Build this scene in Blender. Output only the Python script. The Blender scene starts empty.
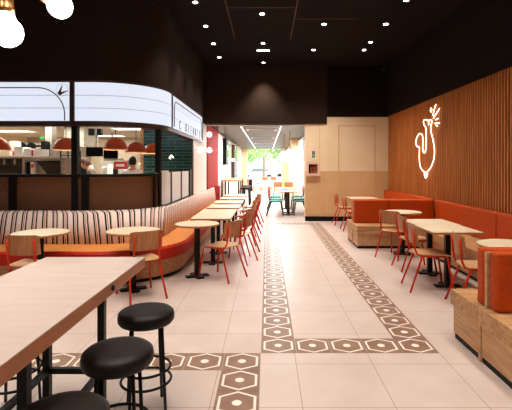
import bpy, bmesh, math, random
from mathutils import Vector, Matrix

random.seed(7)
S = bpy.context.scene
COL = S.collection
PI = math.pi
H, FPX, CX, CY = 1.567, 425.0, 266.5, 165.4      # eye height and lens, for laying things out at a known depth


def P(x, y, d):
    return Vector(((x - CX) * d / FPX, d, H + (CY - y) * d / FPX))


def lin(c):
    return tuple((v / 255 / 12.92 if v / 255 <= .04045 else ((v / 255 + .055) / 1.055) ** 2.4) for v in c) + (1.0,)


# ------------------------------------------------------------------ camera, world, light, exposure
cam = bpy.data.cameras.new('camera')
cam.sensor_width = 36.0
cam.lens = 36.0 * FPX / 512.0
cam.shift_x = -(CX - 256.0) / 512.0
cam.shift_y = -(205.0 - CY) / 512.0
cam.clip_start = 0.05
co = bpy.data.objects.new('camera', cam)
co.location = (0, 0, H)
co.rotation_euler = (PI / 2, 0, 0)
COL.objects.link(co)
S.camera = co

W = bpy.data.worlds.new('daylight')
S.world = W
W.use_nodes = True
wn = W.node_tree
bgn = wn.nodes['Background']
bgn.inputs['Color'].default_value = (0.92, 0.97, 1.0, 1)
bgn.inputs['Strength'].default_value = 1.3

sun = bpy.data.lights.new('sun', 'SUN')
sun.energy = 9.0
sun.angle = math.radians(1.0)
sun.color = (1.0, 0.95, 0.88)
so = bpy.data.objects.new('sun', sun)
so.rotation_euler = Vector((-0.75, 0.25, -0.8)).to_track_quat('-Z', 'Y').to_euler()
COL.objects.link(so)

S.view_settings.view_transform = 'Standard'
S.view_settings.look = 'None'
S.view_settings.gamma = 1.0
S.view_settings.use_curve_mapping = False
S.view_settings.exposure = 0.0
SPOT_W = 124.0
SPOT_COLOR = (1.0, 0.91, 0.81)
FAR_LED_W = 320.0


# ------------------------------------------------------------------ materials
def mat(name, color, rough=.5, metal=0.0, emit=None, estr=0.0, spec=.5):
    m = bpy.data.materials.new(name)
    m.use_nodes = True
    b = m.node_tree.nodes['Principled BSDF']
    b.inputs['Base Color'].default_value = lin(color)
    b.inputs['Roughness'].default_value = rough
    b.inputs['Metallic'].default_value = metal
    b.inputs['Specular IOR Level'].default_value = spec
    if emit:
        b.inputs['Emission Color'].default_value = lin(emit)
        b.inputs['Emission Strength'].default_value = estr
    return m


def nd(m, t, **kw):
    n = m.node_tree.nodes.new(t)
    for k, v in kw.items():
        setattr(n, k, v)
    return n


def lk(m, a, b):
    m.node_tree.links.new(a, b)


def noisy(m, c1, c2, scale=(1, 1, 1), nscale=4.0, detail=5, lo=.35, hi=.65, bump=0.0):
    tc = nd(m, 'ShaderNodeTexCoord')
    mp = nd(m, 'ShaderNodeMapping')
    mp.inputs['Scale'].default_value = scale
    nz = nd(m, 'ShaderNodeTexNoise')
    nz.inputs['Scale'].default_value = nscale
    nz.inputs['Detail'].default_value = detail
    r = nd(m, 'ShaderNodeValToRGB')
    r.color_ramp.elements[0].position = lo
    r.color_ramp.elements[0].color = lin(c1)
    r.color_ramp.elements[1].position = hi
    r.color_ramp.elements[1].color = lin(c2)
    b = m.node_tree.nodes['Principled BSDF']
    lk(m, tc.outputs['Object'], mp.inputs['Vector'])
    lk(m, mp.outputs['Vector'], nz.inputs['Vector'])
    lk(m, nz.outputs['Fac'], r.inputs['Fac'])
    lk(m, r.outputs['Color'], b.inputs['Base Color'])
    if bump:
        bp = nd(m, 'ShaderNodeBump')
        bp.inputs['Strength'].default_value = bump
        bp.inputs['Distance'].default_value = .01
        lk(m, nz.outputs['Fac'], bp.inputs['Height'])
        lk(m, bp.outputs['Normal'], b.inputs['Normal'])
    return m


def wood(name, c1, c2, axis='x', rough=.45):
    sc = {'x': (1.2, 14, 14), 'y': (14, 1.2, 14), 'z': (14, 14, 1.2)}[axis]
    return noisy(mat(name, c1, rough), c1, c2, sc, 2.2, 7, .3, .7)


M = {}
M['ceil'] = noisy(mat('ceiling_paint', (24, 15, 10), .9, spec=.15), (22, 13, 9), (27, 17, 12), nscale=.8)
M['joint'] = mat('ceiling_joint', (84, 62, 46), .7)
M['bulk'] = noisy(mat('dark_bulkhead_paint', (44, 28, 18), .85, spec=.2), (40, 25, 16), (48, 31, 21), nscale=.7)
M['black'] = mat('black_metal', (10, 9, 8), .45, .0, spec=.3)
M['blackgap'] = mat('black_gap', (14, 9, 7), .9)
M['blackplastic'] = mat('black_plastic', (8, 8, 9), .5, spec=.2)
M['dark_trim'] = mat('dark_bronze_trim', (64, 38, 26), .45, .0)
M['cream'] = noisy(mat('cream_wall', (250, 226, 186), .75), (248, 223, 182), (252, 229, 191), nscale=1.5)
M['tan'] = noisy(mat('tan_wall', (226, 186, 134), .6), (222, 182, 130), (230, 190, 140), nscale=1.5)
M['white'] = mat('white_wall', (238, 230, 220), .8)
M['kwall'] = mat('kitchen_wall', (186, 172, 146), .7)
M['kceil'] = mat('kitchen_ceiling', (226, 216, 196), .8)
M['steel'] = noisy(mat('brushed_steel', (176, 168, 154), .4, .25), (160, 152, 138), (188, 180, 166), (1, 1, 20), 3)
M['dsteel'] = noisy(mat('dark_steel', (70, 62, 54), .4, .6), (62, 54, 46), (80, 70, 60), (1, 1, 10), 3)
M['brass'] = mat('brass', (190, 140, 80), .28, .9)
M['slat'] = noisy(mat('slat_timber', (206, 122, 60), .55, spec=.2), (184, 104, 46), (222, 138, 72), (10, 10, .8), 2.0, 6, .3, .7)
M['oak'] = wood('oak_panel', (174, 122, 76), (212, 164, 114), 'x', .5)
M['oaky'] = wood('oak_top', (186, 136, 90), (222, 176, 128), 'y', .5)
M['chairwood'] = wood('chair_plywood', (160, 100, 56), (198, 138, 90), 'z', .45)
M['chairseat'] = wood('chair_seat_plywood', (196, 148, 100), (224, 182, 134), 'y', .4)
M['redmetal'] = mat('red_steel_tube', (214, 54, 20), .45, spec=.25)
M['top'] = noisy(mat('cream_laminate', (236, 216, 184), .42), (233, 212, 179), (240, 221, 190), (2, 2, 2), 3)
M['bigtop'] = noisy(mat('pale_timber_laminate', (192, 173, 163), .45), (189, 169, 158), (195, 177, 167), (1, 7, 1), 3)
M['ply'] = wood('plywood_edge', (172, 104, 62), (192, 122, 76), 'y', .5)
M['plyx'] = wood('plywood_round_edge', (180, 120, 66), (198, 138, 84), 'x', .5)
M['orange'] = noisy(mat('orange_leather', (196, 74, 18), .5, spec=.2), (191, 70, 16), (202, 79, 21), nscale=30, bump=.06)
M['ochre'] = noisy(mat('ochre_leather', (222, 140, 70), .5, spec=.25), (218, 134, 64), (228, 147, 76), nscale=25, bump=.05)
M['redleather'] = noisy(mat('red_leather', (190, 40, 22), .5, spec=.2), (184, 36, 18), (196, 44, 26), nscale=25)
M['stoolblack'] = noisy(mat('black_vinyl', (24, 17, 13), .5, spec=.25), (22, 16, 12), (27, 19, 15), nscale=40, bump=.05)
M['redrib'] = mat('red_ribbed_panel', (186, 58, 58), .6)
M['globe'] = mat('lit_opal_glass', (255, 255, 255), .3, 0, (244, 246, 255), 3.0)
M['lens'] = mat('downlight_lens', (255, 255, 255), .3, 0, (255, 246, 232), 14.0)
M['ring'] = mat('dark_downlight_ring', (30, 24, 20), .5)
M['led'] = mat('led_diffuser', (255, 255, 255), .4, 0, (240, 245, 255), 3.0)
M['kled'] = mat('kitchen_panel_light', (255, 255, 255), .4, 0, (255, 250, 240), 2.2)
M['sign'] = mat('lit_sign_face', (110, 112, 118), .6, 0, (224, 232, 247), .98)
M['signline'] = mat('sign_panel_seam', (176, 176, 184), .6)
M['signtext'] = mat('grey_sign_lettering', (120, 110, 108), .5)
M['brownline'] = mat('brown_sign_line', (104, 66, 42), .5)
M['neon'] = mat('white_neon', (255, 250, 240), .3, 0, (255, 236, 212), 5.0)
M['dome'] = noisy(mat('terracotta_enamel', (176, 64, 18), .45, spec=.25), (168, 59, 15), (186, 71, 21), nscale=6)
M['domein'] = mat('dome_inside', (250, 220, 180), .5)
M['bulb'] = mat('bulb', (255, 255, 255), .3, 0, (255, 222, 170), 40.0)
M['frost'] = mat('frosted_white_panel', (242, 242, 246), .4)
M['screen'] = mat('dark_screen', (12, 14, 18), .12)
M['paper'] = mat('white_paper', (240, 234, 226), .8)
M['pinkpaper'] = mat('pink_carton', (236, 206, 194), .8)
M['redbox'] = mat('red_carton', (204, 50, 46), .6)
M['teal'] = mat('teal_vinyl', (70, 170, 160), .5)
M['skin'] = mat('skin', (196, 142, 112), .55)
M['hair'] = mat('black_hair', (22, 17, 15), .6)
M['hairbrown'] = mat('brown_hair', (74, 40, 24), .6)
M['shirtblue'] = mat('pale_blue_shirt', (232, 238, 248), .8)
M['shirtgrey'] = mat('grey_shirt', (120, 112, 100), .8)
M['trouser'] = mat('dark_trousers', (30, 30, 34), .8)
M['eye'] = mat('eye', (30, 22, 18), .3)
M['exitgreen'] = mat('exit_sign_green', (40, 180, 90), .4, 0, (60, 210, 120), .5)
M['pinkframe'] = mat('pale_pink_frame', (240, 204, 186), .6)
M['amber'] = noisy(mat('amber_box_inside', (170, 84, 26), .5), (120, 52, 18), (206, 120, 44), nscale=9)
M['green_sign'] = mat('dark_green_sign', (34, 92, 66), .5)
M['bark'] = noisy(mat('tree_bark', (160, 140, 118), .9), (144, 124, 100), (174, 154, 130), (4, 4, 1), 5)
M['leaf'] = noisy(mat('tree_leaf', (140, 190, 96), .6), (112, 172, 70), (176, 214, 124), nscale=2)
M['pave'] = noisy(mat('pavement', (228, 228, 226), .9), (222, 222, 220), (234, 234, 232), nscale=2)
M['carwhite'] = mat('white_car_paint', (225, 228, 232), .25)
M['carblue'] = mat('blue_car_paint', (190, 212, 230), .25)
M['carglass'] = mat('car_glass', (120, 140, 150), .1)
M['rubber'] = mat('rubber', (24, 24, 24), .8)
M['greyceil'] = noisy(mat('grey_timber_ceiling', (40, 29, 23), .4, spec=.35), (33, 24, 19), (48, 36, 29), (14, .8, 1), 1.2, 5, .3, .7)
M['postergreen'] = noisy(mat('green_poster', (120, 140, 110), .5), (110, 122, 116), (170, 190, 120), nscale=2)
M['coral'] = mat('coral_seat', (232, 104, 70), .5)
M['grout'] = mat('grout_line', (176, 152, 138), .8)


def floor_material():
    m = mat('floor_tile', (222, 200, 186), .36)
    b = m.node_tree.nodes['Principled BSDF']
    geo = nd(m, 'ShaderNodeNewGeometry')
    sep = nd(m, 'ShaderNodeSeparateXYZ')
    lk(m, geo.outputs['Position'], sep.inputs['Vector'])

    def line(sock, off, pitch, half):
        a = nd(m, 'ShaderNodeMath', operation='SUBTRACT'); a.inputs[1].default_value = off
        d = nd(m, 'ShaderNodeMath', operation='DIVIDE'); d.inputs[1].default_value = pitch
        r = nd(m, 'ShaderNodeMath', operation='ROUND')
        s = nd(m, 'ShaderNodeMath', operation='SUBTRACT')
        ab = nd(m, 'ShaderNodeMath', operation='ABSOLUTE')
        lt = nd(m, 'ShaderNodeMath', operation='LESS_THAN'); lt.inputs[1].default_value = half / pitch
        lk(m, sock, a.inputs[0]); lk(m, a.outputs[0], d.inputs[0]); lk(m, d.outputs[0], r.inputs[0])
        lk(m, d.outputs[0], s.inputs[0]); lk(m, r.outputs[0], s.inputs[1])
        lk(m, s.outputs[0], ab.inputs[0]); lk(m, ab.outputs[0], lt.inputs[0])
        return lt.outputs[0], r.outputs[0]
    lx, ix = line(sep.outputs['X'], .234, .604, .0026)
    ly, iy = line(sep.outputs['Y'], 3.355, .604, .0026)
    mx = nd(m, 'ShaderNodeMath', operation='MAXIMUM')
    lk(m, lx, mx.inputs[0]); lk(m, ly, mx.inputs[1])
    nz = nd(m, 'ShaderNodeTexNoise'); nz.inputs['Scale'].default_value = 2.3; nz.inputs['Detail'].default_value = 6
    lk(m, geo.outputs['Position'], nz.inputs['Vector'])
    r = nd(m, 'ShaderNodeValToRGB')
    r.color_ramp.elements[0].position = .3; r.color_ramp.elements[0].color = lin((198, 178, 168))
    r.color_ramp.elements[1].position = .7; r.color_ramp.elements[1].color = lin((210, 192, 183))
    lk(m, nz.outputs['Fac'], r.inputs['Fac'])
    mix = nd(m, 'ShaderNodeMix', data_type='RGBA')
    lk(m, mx.outputs[0], mix.inputs['Factor'])
    lk(m, r.outputs['Color'], mix.inputs['A'])
    mix.inputs['B'].default_value = lin((150, 126, 112))
    lk(m, mix.outputs['Result'], b.inputs['Base Color'])
    return m


def stripe_material():
    m = mat('striped_fabric', (230, 190, 170), .8, spec=.1)
    b = m.node_tree.nodes['Principled BSDF']
    uv = nd(m, 'ShaderNodeUVMap', uv_map='UVMap')
    sep = nd(m, 'ShaderNodeSeparateXYZ')
    lk(m, uv.outputs['UV'], sep.inputs['Vector'])
    d = nd(m, 'ShaderNodeMath', operation='DIVIDE'); d.inputs[1].default_value = .155
    fr = nd(m, 'ShaderNodeMath', operation='FRACT')
    lk(m, sep.outputs['X'], d.inputs[0]); lk(m, d.outputs[0], fr.inputs[0])
    r = nd(m, 'ShaderNodeValToRGB')
    r.color_ramp.interpolation = 'CONSTANT'
    pink, blk, red, tanc = lin((255, 232, 221)), lin((8, 5, 5)), lin((186, 76, 58)), lin((222, 170, 140))
    stops = [(0, pink), (.40, blk), (.54, pink), (.61, red), (.67, pink), (.79, blk), (.92, pink), (.95, tanc), (.975, pink)]
    e = r.color_ramp.elements
    e[0].position, e[0].color = stops[0]
    e[1].position, e[1].color = stops[1]
    for p, c in stops[2:]:
        n = e.new(p); n.color = c
    lk(m, fr.outputs[0], r.inputs['Fac'])
    lk(m, r.outputs['Color'], b.inputs['Base Color'])
    return m


def brick_material():
    m = mat('green_glazed_tile', (20, 60, 54), .18)
    b = m.node_tree.nodes['Principled BSDF']
    tc = nd(m, 'ShaderNodeTexCoord')
    mp = nd(m, 'ShaderNodeMapping')
    mp.inputs['Rotation'].default_value = (PI / 2, 0, 0)
    bk = nd(m, 'ShaderNodeTexBrick')
    bk.inputs['Scale'].default_value = 1.0
    bk.inputs['Brick Width'].default_value = .36
    bk.inputs['Row Height'].default_value = .075
    bk.inputs['Mortar Size'].default_value = .006
    bk.inputs['Color1'].default_value = lin((18, 64, 68))
    bk.inputs['Color2'].default_value = lin((34, 96, 98))
    bk.inputs['Mortar'].default_value = lin((104, 132, 124))
    lk(m, tc.outputs['Object'], mp.inputs['Vector'])
    lk(m, mp.outputs['Vector'], bk.inputs['Vector'])
    lk(m, bk.outputs['Color'], b.inputs['Base Color'])
    return m


def glass_material():
    m = bpy.data.materials.new('clear_glass')
    m.use_nodes = True
    nt = m.node_tree
    nt.nodes.clear()
    o = nd(m, 'ShaderNodeOutputMaterial')
    t = nd(m, 'ShaderNodeBsdfTransparent')
    g = nd(m, 'ShaderNodeBsdfGlossy'); g.inputs['Roughness'].default_value = .02
    f = nd(m, 'ShaderNodeFresnel'); f.inputs['IOR'].default_value = 1.35
    x = nd(m, 'ShaderNodeMixShader')
    lk(m, f.outputs[0], x.inputs[0]); lk(m, t.outputs[0], x.inputs[1]); lk(m, g.outputs[0], x.inputs[2])
    lk(m, x.outputs[0], o.inputs['Surface'])
    return m


def hammered_material():
    m = mat('hammered_bronze_glass', (134, 94, 70), .28, .7)
    b = m.node_tree.nodes['Principled BSDF']
    tc = nd(m, 'ShaderNodeTexCoord')
    v = nd(m, 'ShaderNodeTexVoronoi'); v.inputs['Scale'].default_value = 55
    bp = nd(m, 'ShaderNodeBump'); bp.inputs['Strength'].default_value = .8; bp.inputs['Distance'].default_value = .012
    lk(m, tc.outputs['Object'], v.inputs['Vector']); lk(m, v.outputs['Distance'], bp.inputs['Height'])
    lk(m, bp.outputs['Normal'], b.inputs['Normal'])
    return m


def sheer_material():
    m = mat('sheer_white_cloth', (250, 250, 248), .9)
    nt = m.node_tree
    b = nt.nodes['Principled BSDF']
    t = nd(m, 'ShaderNodeBsdfTranslucent')
    t.inputs['Color'].default_value = lin((250, 250, 246))
    x = nd(m, 'ShaderNodeMixShader')
    x.inputs[0].default_value = .6
    lk(m, b.outputs[0], x.inputs[1]); lk(m, t.outputs[0], x.inputs[2])
    lk(m, x.outputs[0], nt.nodes['Material Output'].inputs['Surface'])
    return m


M['sheer'] = sheer_material()
M['floor'] = floor_material()
M['stripe'] = stripe_material()
M['greentile'] = brick_material()
M['glass'] = glass_material()
M['hammer'] = hammered_material()
M['decobrown'] = noisy(mat('brown_pattern_tile', (138, 104, 84), .4), (130, 97, 78), (146, 112, 92), nscale=6)
M['decowhite'] = mat('white_pattern_inlay', (238, 226, 214), .4)


# ------------------------------------------------------------------ mesh helpers
class MB:
    def __init__(self):
        self.bm = bmesh.new()
        self.uv = self.bm.loops.layers.uv.new('UVMap')

    def face(self, vs, mi=0, smooth=False):
        try:
            f = self.bm.faces.new(vs)
        except ValueError:
            return None
        f.material_index = mi
        f.smooth = smooth
        return f

    def box(self, x0, x1, y0, y1, z0, z1, mi=0):
        v = [self.bm.verts.new((x, y, z)) for z in (z0, z1) for y in (y0, y1) for x in (x0, x1)]
        for q in ((0, 2, 3, 1), (4, 5, 7, 6), (0, 1, 5, 4), (1, 3, 7, 5), (3, 2, 6, 7), (2, 0, 4, 6)):
            self.face([v[i] for i in q], mi)
        return self

    def prism(self, poly, z0, z1, mi=0, side=None):
        a = [self.bm.verts.new((x, y, z0)) for x, y in poly]
        b = [self.bm.verts.new((x, y, z1)) for x, y in poly]
        self.face(list(reversed(a)), mi)
        self.face(b, mi)
        n = len(poly)
        for i in range(n):
            self.face([a[i], a[(i + 1) % n], b[(i + 1) % n], b[i]], mi if side is None else side)
        return self

    def rings(self, rings, mi=0, smooth=True, caps=True, closed=False):
        vs = [[self.bm.verts.new(p) for p in r] for r in rings]
        k = len(vs[0])
        n = len(vs)
        for i in range(n if closed else n - 1):
            a, b = vs[i], vs[(i + 1) % n]
            for j in range(k):
                self.face([a[j], a[(j + 1) % k], b[(j + 1) % k], b[j]], mi, smooth)
        if caps and not closed:
            self.face(list(reversed(vs[0])), mi)
            self.face(vs[-1], mi)
        return self

    def tube(self, pts, r, seg=10, mi=0, closed=False, caps=True):
        pts = [Vector(p) for p in pts]
        n = len(pts)
        rs = r if isinstance(r, (list, tuple)) else [r] * n
        up = None
        out = []
        for i, p in enumerate(pts):
            if closed:
                t = (pts[(i + 1) % n] - pts[i - 1]).normalized()
            else:
                t = (pts[min(i + 1, n - 1)] - pts[max(i - 1, 0)]).normalized()
            if up is None:
                up = Vector((0, 0, 1)) if abs(t.z) < .9 else Vector((1, 0, 0))
            a = (up - t * up.dot(t))
            a = a.normalized() if a.length > 1e-6 else t.orthogonal().normalized()
            up = a
            b = t.cross(a)
            out.append([p + (a * math.cos(2 * PI * j / seg) + b * math.sin(2 * PI * j / seg)) * rs[i] for j in range(seg)])
        return self.rings(out, mi, True, caps, closed)

    def lathe(self, prof, c=(0, 0, 0), seg=24, mi=0, caps=True, smooth=True):
        c = Vector(c)
        rr = [[c + Vector((r * math.cos(2 * PI * j / seg), r * math.sin(2 * PI * j / seg), z)) for j in range(seg)] for r, z in prof]
        return self.rings(rr, mi, smooth, caps)

    def ball(self, c, r, mi=0, seg=20, sc=(1, 1, 1)):
        c = Vector(c)
        n = seg // 2
        rr = []
        for i in range(n + 1):
            a = -PI / 2 + PI * i / n
            q = max(math.cos(a), .02)
            rr.append([c + Vector((r * sc[0] * q * math.cos(2 * PI * j / seg), r * sc[1] * q * math.sin(2 * PI * j / seg), r * sc[2] * math.sin(a))) for j in range(seg)])
        return self.rings(rr, mi, True, True)

    def loft(self, profs, mi=0, smooth=False, mats=None):
        """profs: per path station a closed profile; u runs along the path in metres"""
        u = [0.0]
        for i in range(1, len(profs)):
            u.append(u[-1] + (profs[i][0] - profs[i - 1][0]).length)
        vs = [[self.bm.verts.new(p) for p in r] for r in profs]
        k = len(vs[0])
        for i in range(len(vs) - 1):
            for j in range(k):
                f = self.face([vs[i][j], vs[i + 1][j], vs[i + 1][(j + 1) % k], vs[i][(j + 1) % k]], mats[j] if mats else mi, smooth)
                if f:
                    for lp, (uu, vv) in zip(f.loops, ((u[i], j), (u[i + 1], j), (u[i + 1], j + 1), (u[i], j + 1))):
                        lp[self.uv].uv = (uu, vv)
        self.face(vs[0], mi)
        self.face(list(reversed(vs[-1])), mi)
        return self

    def build(self, name, mats, parent=None, bevel=0.0, seg=2, subsurf=0, keep_normals=False):
        bm = self.bm
        if not keep_normals:
            bmesh.ops.recalc_face_normals(bm, faces=bm.faces[:])
        me = bpy.data.meshes.new(name)
        bm.to_mesh(me)
        bm.free()
        for m in (mats if isinstance(mats, (list, tuple)) else [mats]):
            me.materials.append(m)
        o = bpy.data.objects.new(name, me)
        COL.objects.link(o)
        if parent:
            o.parent = parent
        if bevel:
            b = o.modifiers.new('bevel', 'BEVEL')
            b.width = bevel
            b.segments = seg
            b.limit_method = 'ANGLE'
            b.angle_limit = math.radians(50)
            for p in me.polygons:
                p.use_smooth = True
            w = o.modifiers.new('wn', 'WEIGHTED_NORMAL')
            w.keep_sharp = True
        if subsurf:
            s = o.modifiers.new('sub', 'SUBSURF')
            s.levels = s.render_levels = subsurf
        return o


def tag(o, label=None, cat=None, group=None, kind=None):
    if label: o['label'] = label
    if cat: o['category'] = cat
    if group: o['group'] = group
    if kind: o['kind'] = kind
    return o


def struct(o):
    o['kind'] = 'structure'
    return o


def thing(name, label, cat, loc=(0, 0, 0), rz=0.0, group=None):
    o = bpy.data.objects.new(name, None)
    o.empty_display_size = .1
    COL.objects.link(o)
    o.location = loc
    o.rotation_euler = (0, 0, rz)
    return tag(o, label, cat, group)


def dup(root, loc, rz, label, group=None):
    r = root.copy()
    COL.objects.link(r)
    r.location = loc
    r.rotation_euler = (0, 0, rz)
    r['label'] = label
    if group: r['group'] = group
    for ch in list(root.children):
        c = ch.copy()
        COL.objects.link(c)
        c.parent = r
        for g in list(ch.children):
            d = g.copy()
            COL.objects.link(d)
            d.parent = c
    return r


def corner(xs, yf, R, x_left, y_end, n=18, straight=(1, 1)):
    """front run along X at depth yf, a rounded corner, then a side run along Y at xs"""
    pts = []
    for i in range(straight[0]):
        pts.append((x_left + (xs - R - x_left) * i / straight[0], yf))
    for i in range(n + 1):
        a = -PI / 2 + PI / 2 * i / n
        pts.append((xs - R + R * math.cos(a), yf + R + R * math.sin(a)))
    for i in range(1, straight[1] + 1):
        pts.append((xs, yf + R + (y_end - yf - R) * i / straight[1]))
    return pts


def sub(path, s0, s1):
    out = []
    s = 0.0
    for (a, b) in zip(path[:-1], path[1:]):
        L = math.dist(a, b)
        if L == 0:
            continue
        for t in (s0, s1):
            pass
        if s >= s0 - 1e-9 and s <= s1 + 1e-9:
            if not out or math.dist(out[-1], a) > 1e-6:
                out.append(a)
        if s < s0 < s + L:
            k = (s0 - s) / L
            out.append((a[0] + (b[0] - a[0]) * k, a[1] + (b[1] - a[1]) * k))
        if s < s1 <= s + L:
            k = (s1 - s) / L
            q = (a[0] + (b[0] - a[0]) * k, a[1] + (b[1] - a[1]) * k)
            if not out or math.dist(out[-1], q) > 1e-6:
                out.append(q)
        s += L
    return out


def inset(path, t):
    """offset a path towards its left (away from the hall)"""
    out = []
    for i, p in enumerate(path):
        a = path[max(i - 1, 0)]
        b = path[min(i + 1, len(path) - 1)]
        d = Vector((b[0] - a[0], b[1] - a[1])).normalized()
        out.append((p[0] - d.y * t, p[1] + d.x * t))
    return out


def wall_loft(path, t0, t1, z0, z1):
    o, i = inset(path, t0), inset(path, t1)
    return [[Vector((a[0], a[1], z0)), Vector((a[0], a[1], z1)), Vector((b[0], b[1], z1)), Vector((b[0], b[1], z0))] for a, b in zip(o, i)]


# ------------------------------------------------------------------ the setting
ZC = 4.37            # hall ceiling
XR = 3.43            # slat wall face
YB = 12.0            # back wall
XL = -1.75           # kitchen side
struct(MB().box(-9, 3.6, -5, 30.2, -.1, 0).build('floor', M['floor']))
struct(MB().box(-9, 3.7, -5.1, 12.3, ZC, ZC + .1).build('ceiling', M['ceil']))
# right wall: black backing and timber slats
mb = MB()
mb.box(XR + .012, XR + .15, -5, YB + .2, 0, ZC)
struct(mb.build('wall_right', M['blackgap']))
mb = MB()
y = -1.0
while y < YB - .03:
    mb.box(XR - .002, XR + .012, y, y + .035, .3, 2.95)
    y += .079
struct(mb.build('trim_1', M['slat'], None))
# black upper wall above the slats
struct(MB().box(XR - .03, XR + .03, -5, YB + .1, 2.95, ZC).build('wall_right_upper', M['ceil']))

# back wall panels and the dark bulkheads over them
struct(MB().box(1.09, 1.70, YB, YB + .2, 0, 2.736).build('wall_back', M['cream']))
struct(MB().box(1.70, XR + .03, YB - .03, YB + .2, 0, 2.93).build('wall_back_panel', M['cream']))
struct(MB().box(1.70, XR - .01, YB - .036, YB - .03, 0, 1.41).build('trim_2', M['tan']))
struct(MB().box(1.095, 1.70, YB - .006, YB, 0, 1.41).build('trim_3', M['tan']))
mb = MB()
x0, x1, z1 = 2.02, 3.06, 2.69
mb.box(x0, x0 + .022, YB - .05, YB - .03, .3, z1).box(x1 - .022, x1, YB - .05, YB - .03, .3, z1).box(x0, x1, YB - .05, YB - .03, z1 - .022, z1)
struct(mb.build('trim_4', M['tan']))
mb = MB().box(1.49, 1.50, YB - .012, YB, .15, 2.73)
struct(mb.build('trim_5', M['tan']))
struct(MB().box(1.085, XR, YB - .05, YB - .005, 0, .13).build('baseboard_back', M['blackplastic']))
struct(MB().box(XL - .3, 1.70, YB - .06, YB + .3, 2.736, ZC).build('wall_back_upper', M['bulk']))
struct(MB().box(1.70, XR + .03, YB - .05, YB + .2, 2.93, ZC).build('wall_back_upper_right', M['ceil']))
# side of the kitchen behind the glazing and along the far room
struct(MB().box(XL - .12, XL, 10.2, 12.4, 0, 2.745).build('wall_left_column', M['white']))
mb = MB()
mb.box(XL - .12, XL - .02, 12.4, 15.0, 0, 2.745)
y = 12.42
while y < 14.95:
    mb.box(XL - .02, XL + .05, y, y + .10, 0, 2.745)
    y += .2
struct(mb.build('trim_6', M['redrib']))
struct(MB().box(XL - .12, XL, 15.0, 30, 0, 2.745).build('wall_left', M['white']))
# hall behind and beside the camera
struct(MB().box(-9.1, -9, -5, 18, 0, ZC).build('wall_far_left', M['cream']))
struct(MB().box(-9, -1.5, -5.1, -5, 0, ZC).build('wall_behind', M['cream']))
struct(MB().box(1.05, 3.5, -5.1, -5, 0, ZC).build('wall_behind_right', M['cream']))
struct(MB().box(-1.5, 1.05, -5.1, -5, 3.3, ZC).build('wall_behind_upper', M['cream']))
mb = MB()
for x in (-1.46, -.22, 1.01):
    mb.box(x - .04, x + .04, -5.1, -5, 0, 3.3)
wf = struct(mb.build('unseen_window', M['black']))  # out of view, added to let daylight in from behind the camera
struct(MB().box(-1.42, .97, -5.06, -5.05, 0, 3.3).build('window_pane', M['glass'], wf))

# far room
XFR = 1.5
struct(MB().box(XL - .1, XFR + .2, YB + .3, 30.2, 2.74, 2.9).build('ceiling_far', M['greyceil']))
mb = MB()
mb.box(XFR, XFR + .15, YB + .2, 12.6, 0, 2.74)
struct(mb.build('wall_right_far', M['cream']))
struct(MB().box(XFR - .1, XFR + .15, 19.7, 26.5, 0, 2.74).build('wall_right_column', M['cream']))
struct(MB().box(XFR, XFR + .15, 26.5, 30, 0, 2.74).build('wall_right_end', M['cream']))
struct(MB().box(1.1, XFR - .1, 18.9, 19.6, 2.5, 2.74).build('trim_7', M['tan']))
mb = MB()
for yy in (12.64, 15.2, 19.66):
    mb.box(XFR + .02, XFR + .1, yy - .04, yy + .04, 0, 2.74)
mb.box(XFR + .02, XFR + .1, 12.6, 19.7, 0, .06).box(XFR + .02, XFR + .1, 12.6, 19.7, 2.68, 2.74)
w3 = struct(mb.build('window_3', M['white']))
struct(MB().box(XFR + .05, XFR + .06, 12.6, 19.7, .05, 2.7).build('window_pane', M['glass'], w3))
# end wall with the big window
XA, XB = -1.38, 1.12
struct(MB().box(XL - .1, XA, 30, 30.15, 0, 2.74).build('wall_end_left', M['cream']))
struct(MB().box(XB, XFR + .15, 30, 30.15, 0, 2.74).build('wall_end_right', M['cream']))
mb = MB()
for x in (XA + .03, XB - .03):
    mb.box(x - .03, x + .03, 30.02, 30.1, 0, 2.74)
mb.box(XA, XB, 30.02, 30.1, 0, .08)
w1 = struct(mb.build('window_1', M['white']))
struct(MB().box(XA, XB, 30.05, 30.06, 0, 2.74).build('window_pane', M['glass'], w1))
# bright cove along the edge of the bulkhead
struct(MB().box(XL, 1.085, YB + .3, YB + .34, 2.715, 2.74).build('trim_8', M['white']))

# kitchen room shell
struct(MB().box(-9, XL - .14, 16, 16.1, 0, 2.7).build('wall_kitchen_back', M['kwall']))
kc = inset(corner(XL, 6.65, 1.0, -9.0, 16.1, 24), .14)
struct(MB().prism(kc + [(-9, 16.1)], 2.62, 2.72).build('ceiling_kitchen', M['kceil']))
struct(MB().box(-2.92, XL - .01, 10.1, 10.2, 0, 2.62).build('wall_kitchen_tiled', M['greentile']))
struct(MB().box(-2.99, -2.92, 10.08, 10.22, 0, 2.62).build('trim_9', M['oak']))
struct(MB().box(XL - .03, XL + .004, 10.07, 10.2, .86, 2.24).build('trim_10', M['dark_trim']))

# dark wall over the kitchen, following its rounded corner
kp = corner(XL, 6.65, 1.0, -9.0, 12.0, 24)
struct(MB().loft(wall_loft(kp, 0.0, .12, 2.9, ZC), smooth=False).build('wall_kitchen_upper', M['bulk']))

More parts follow.
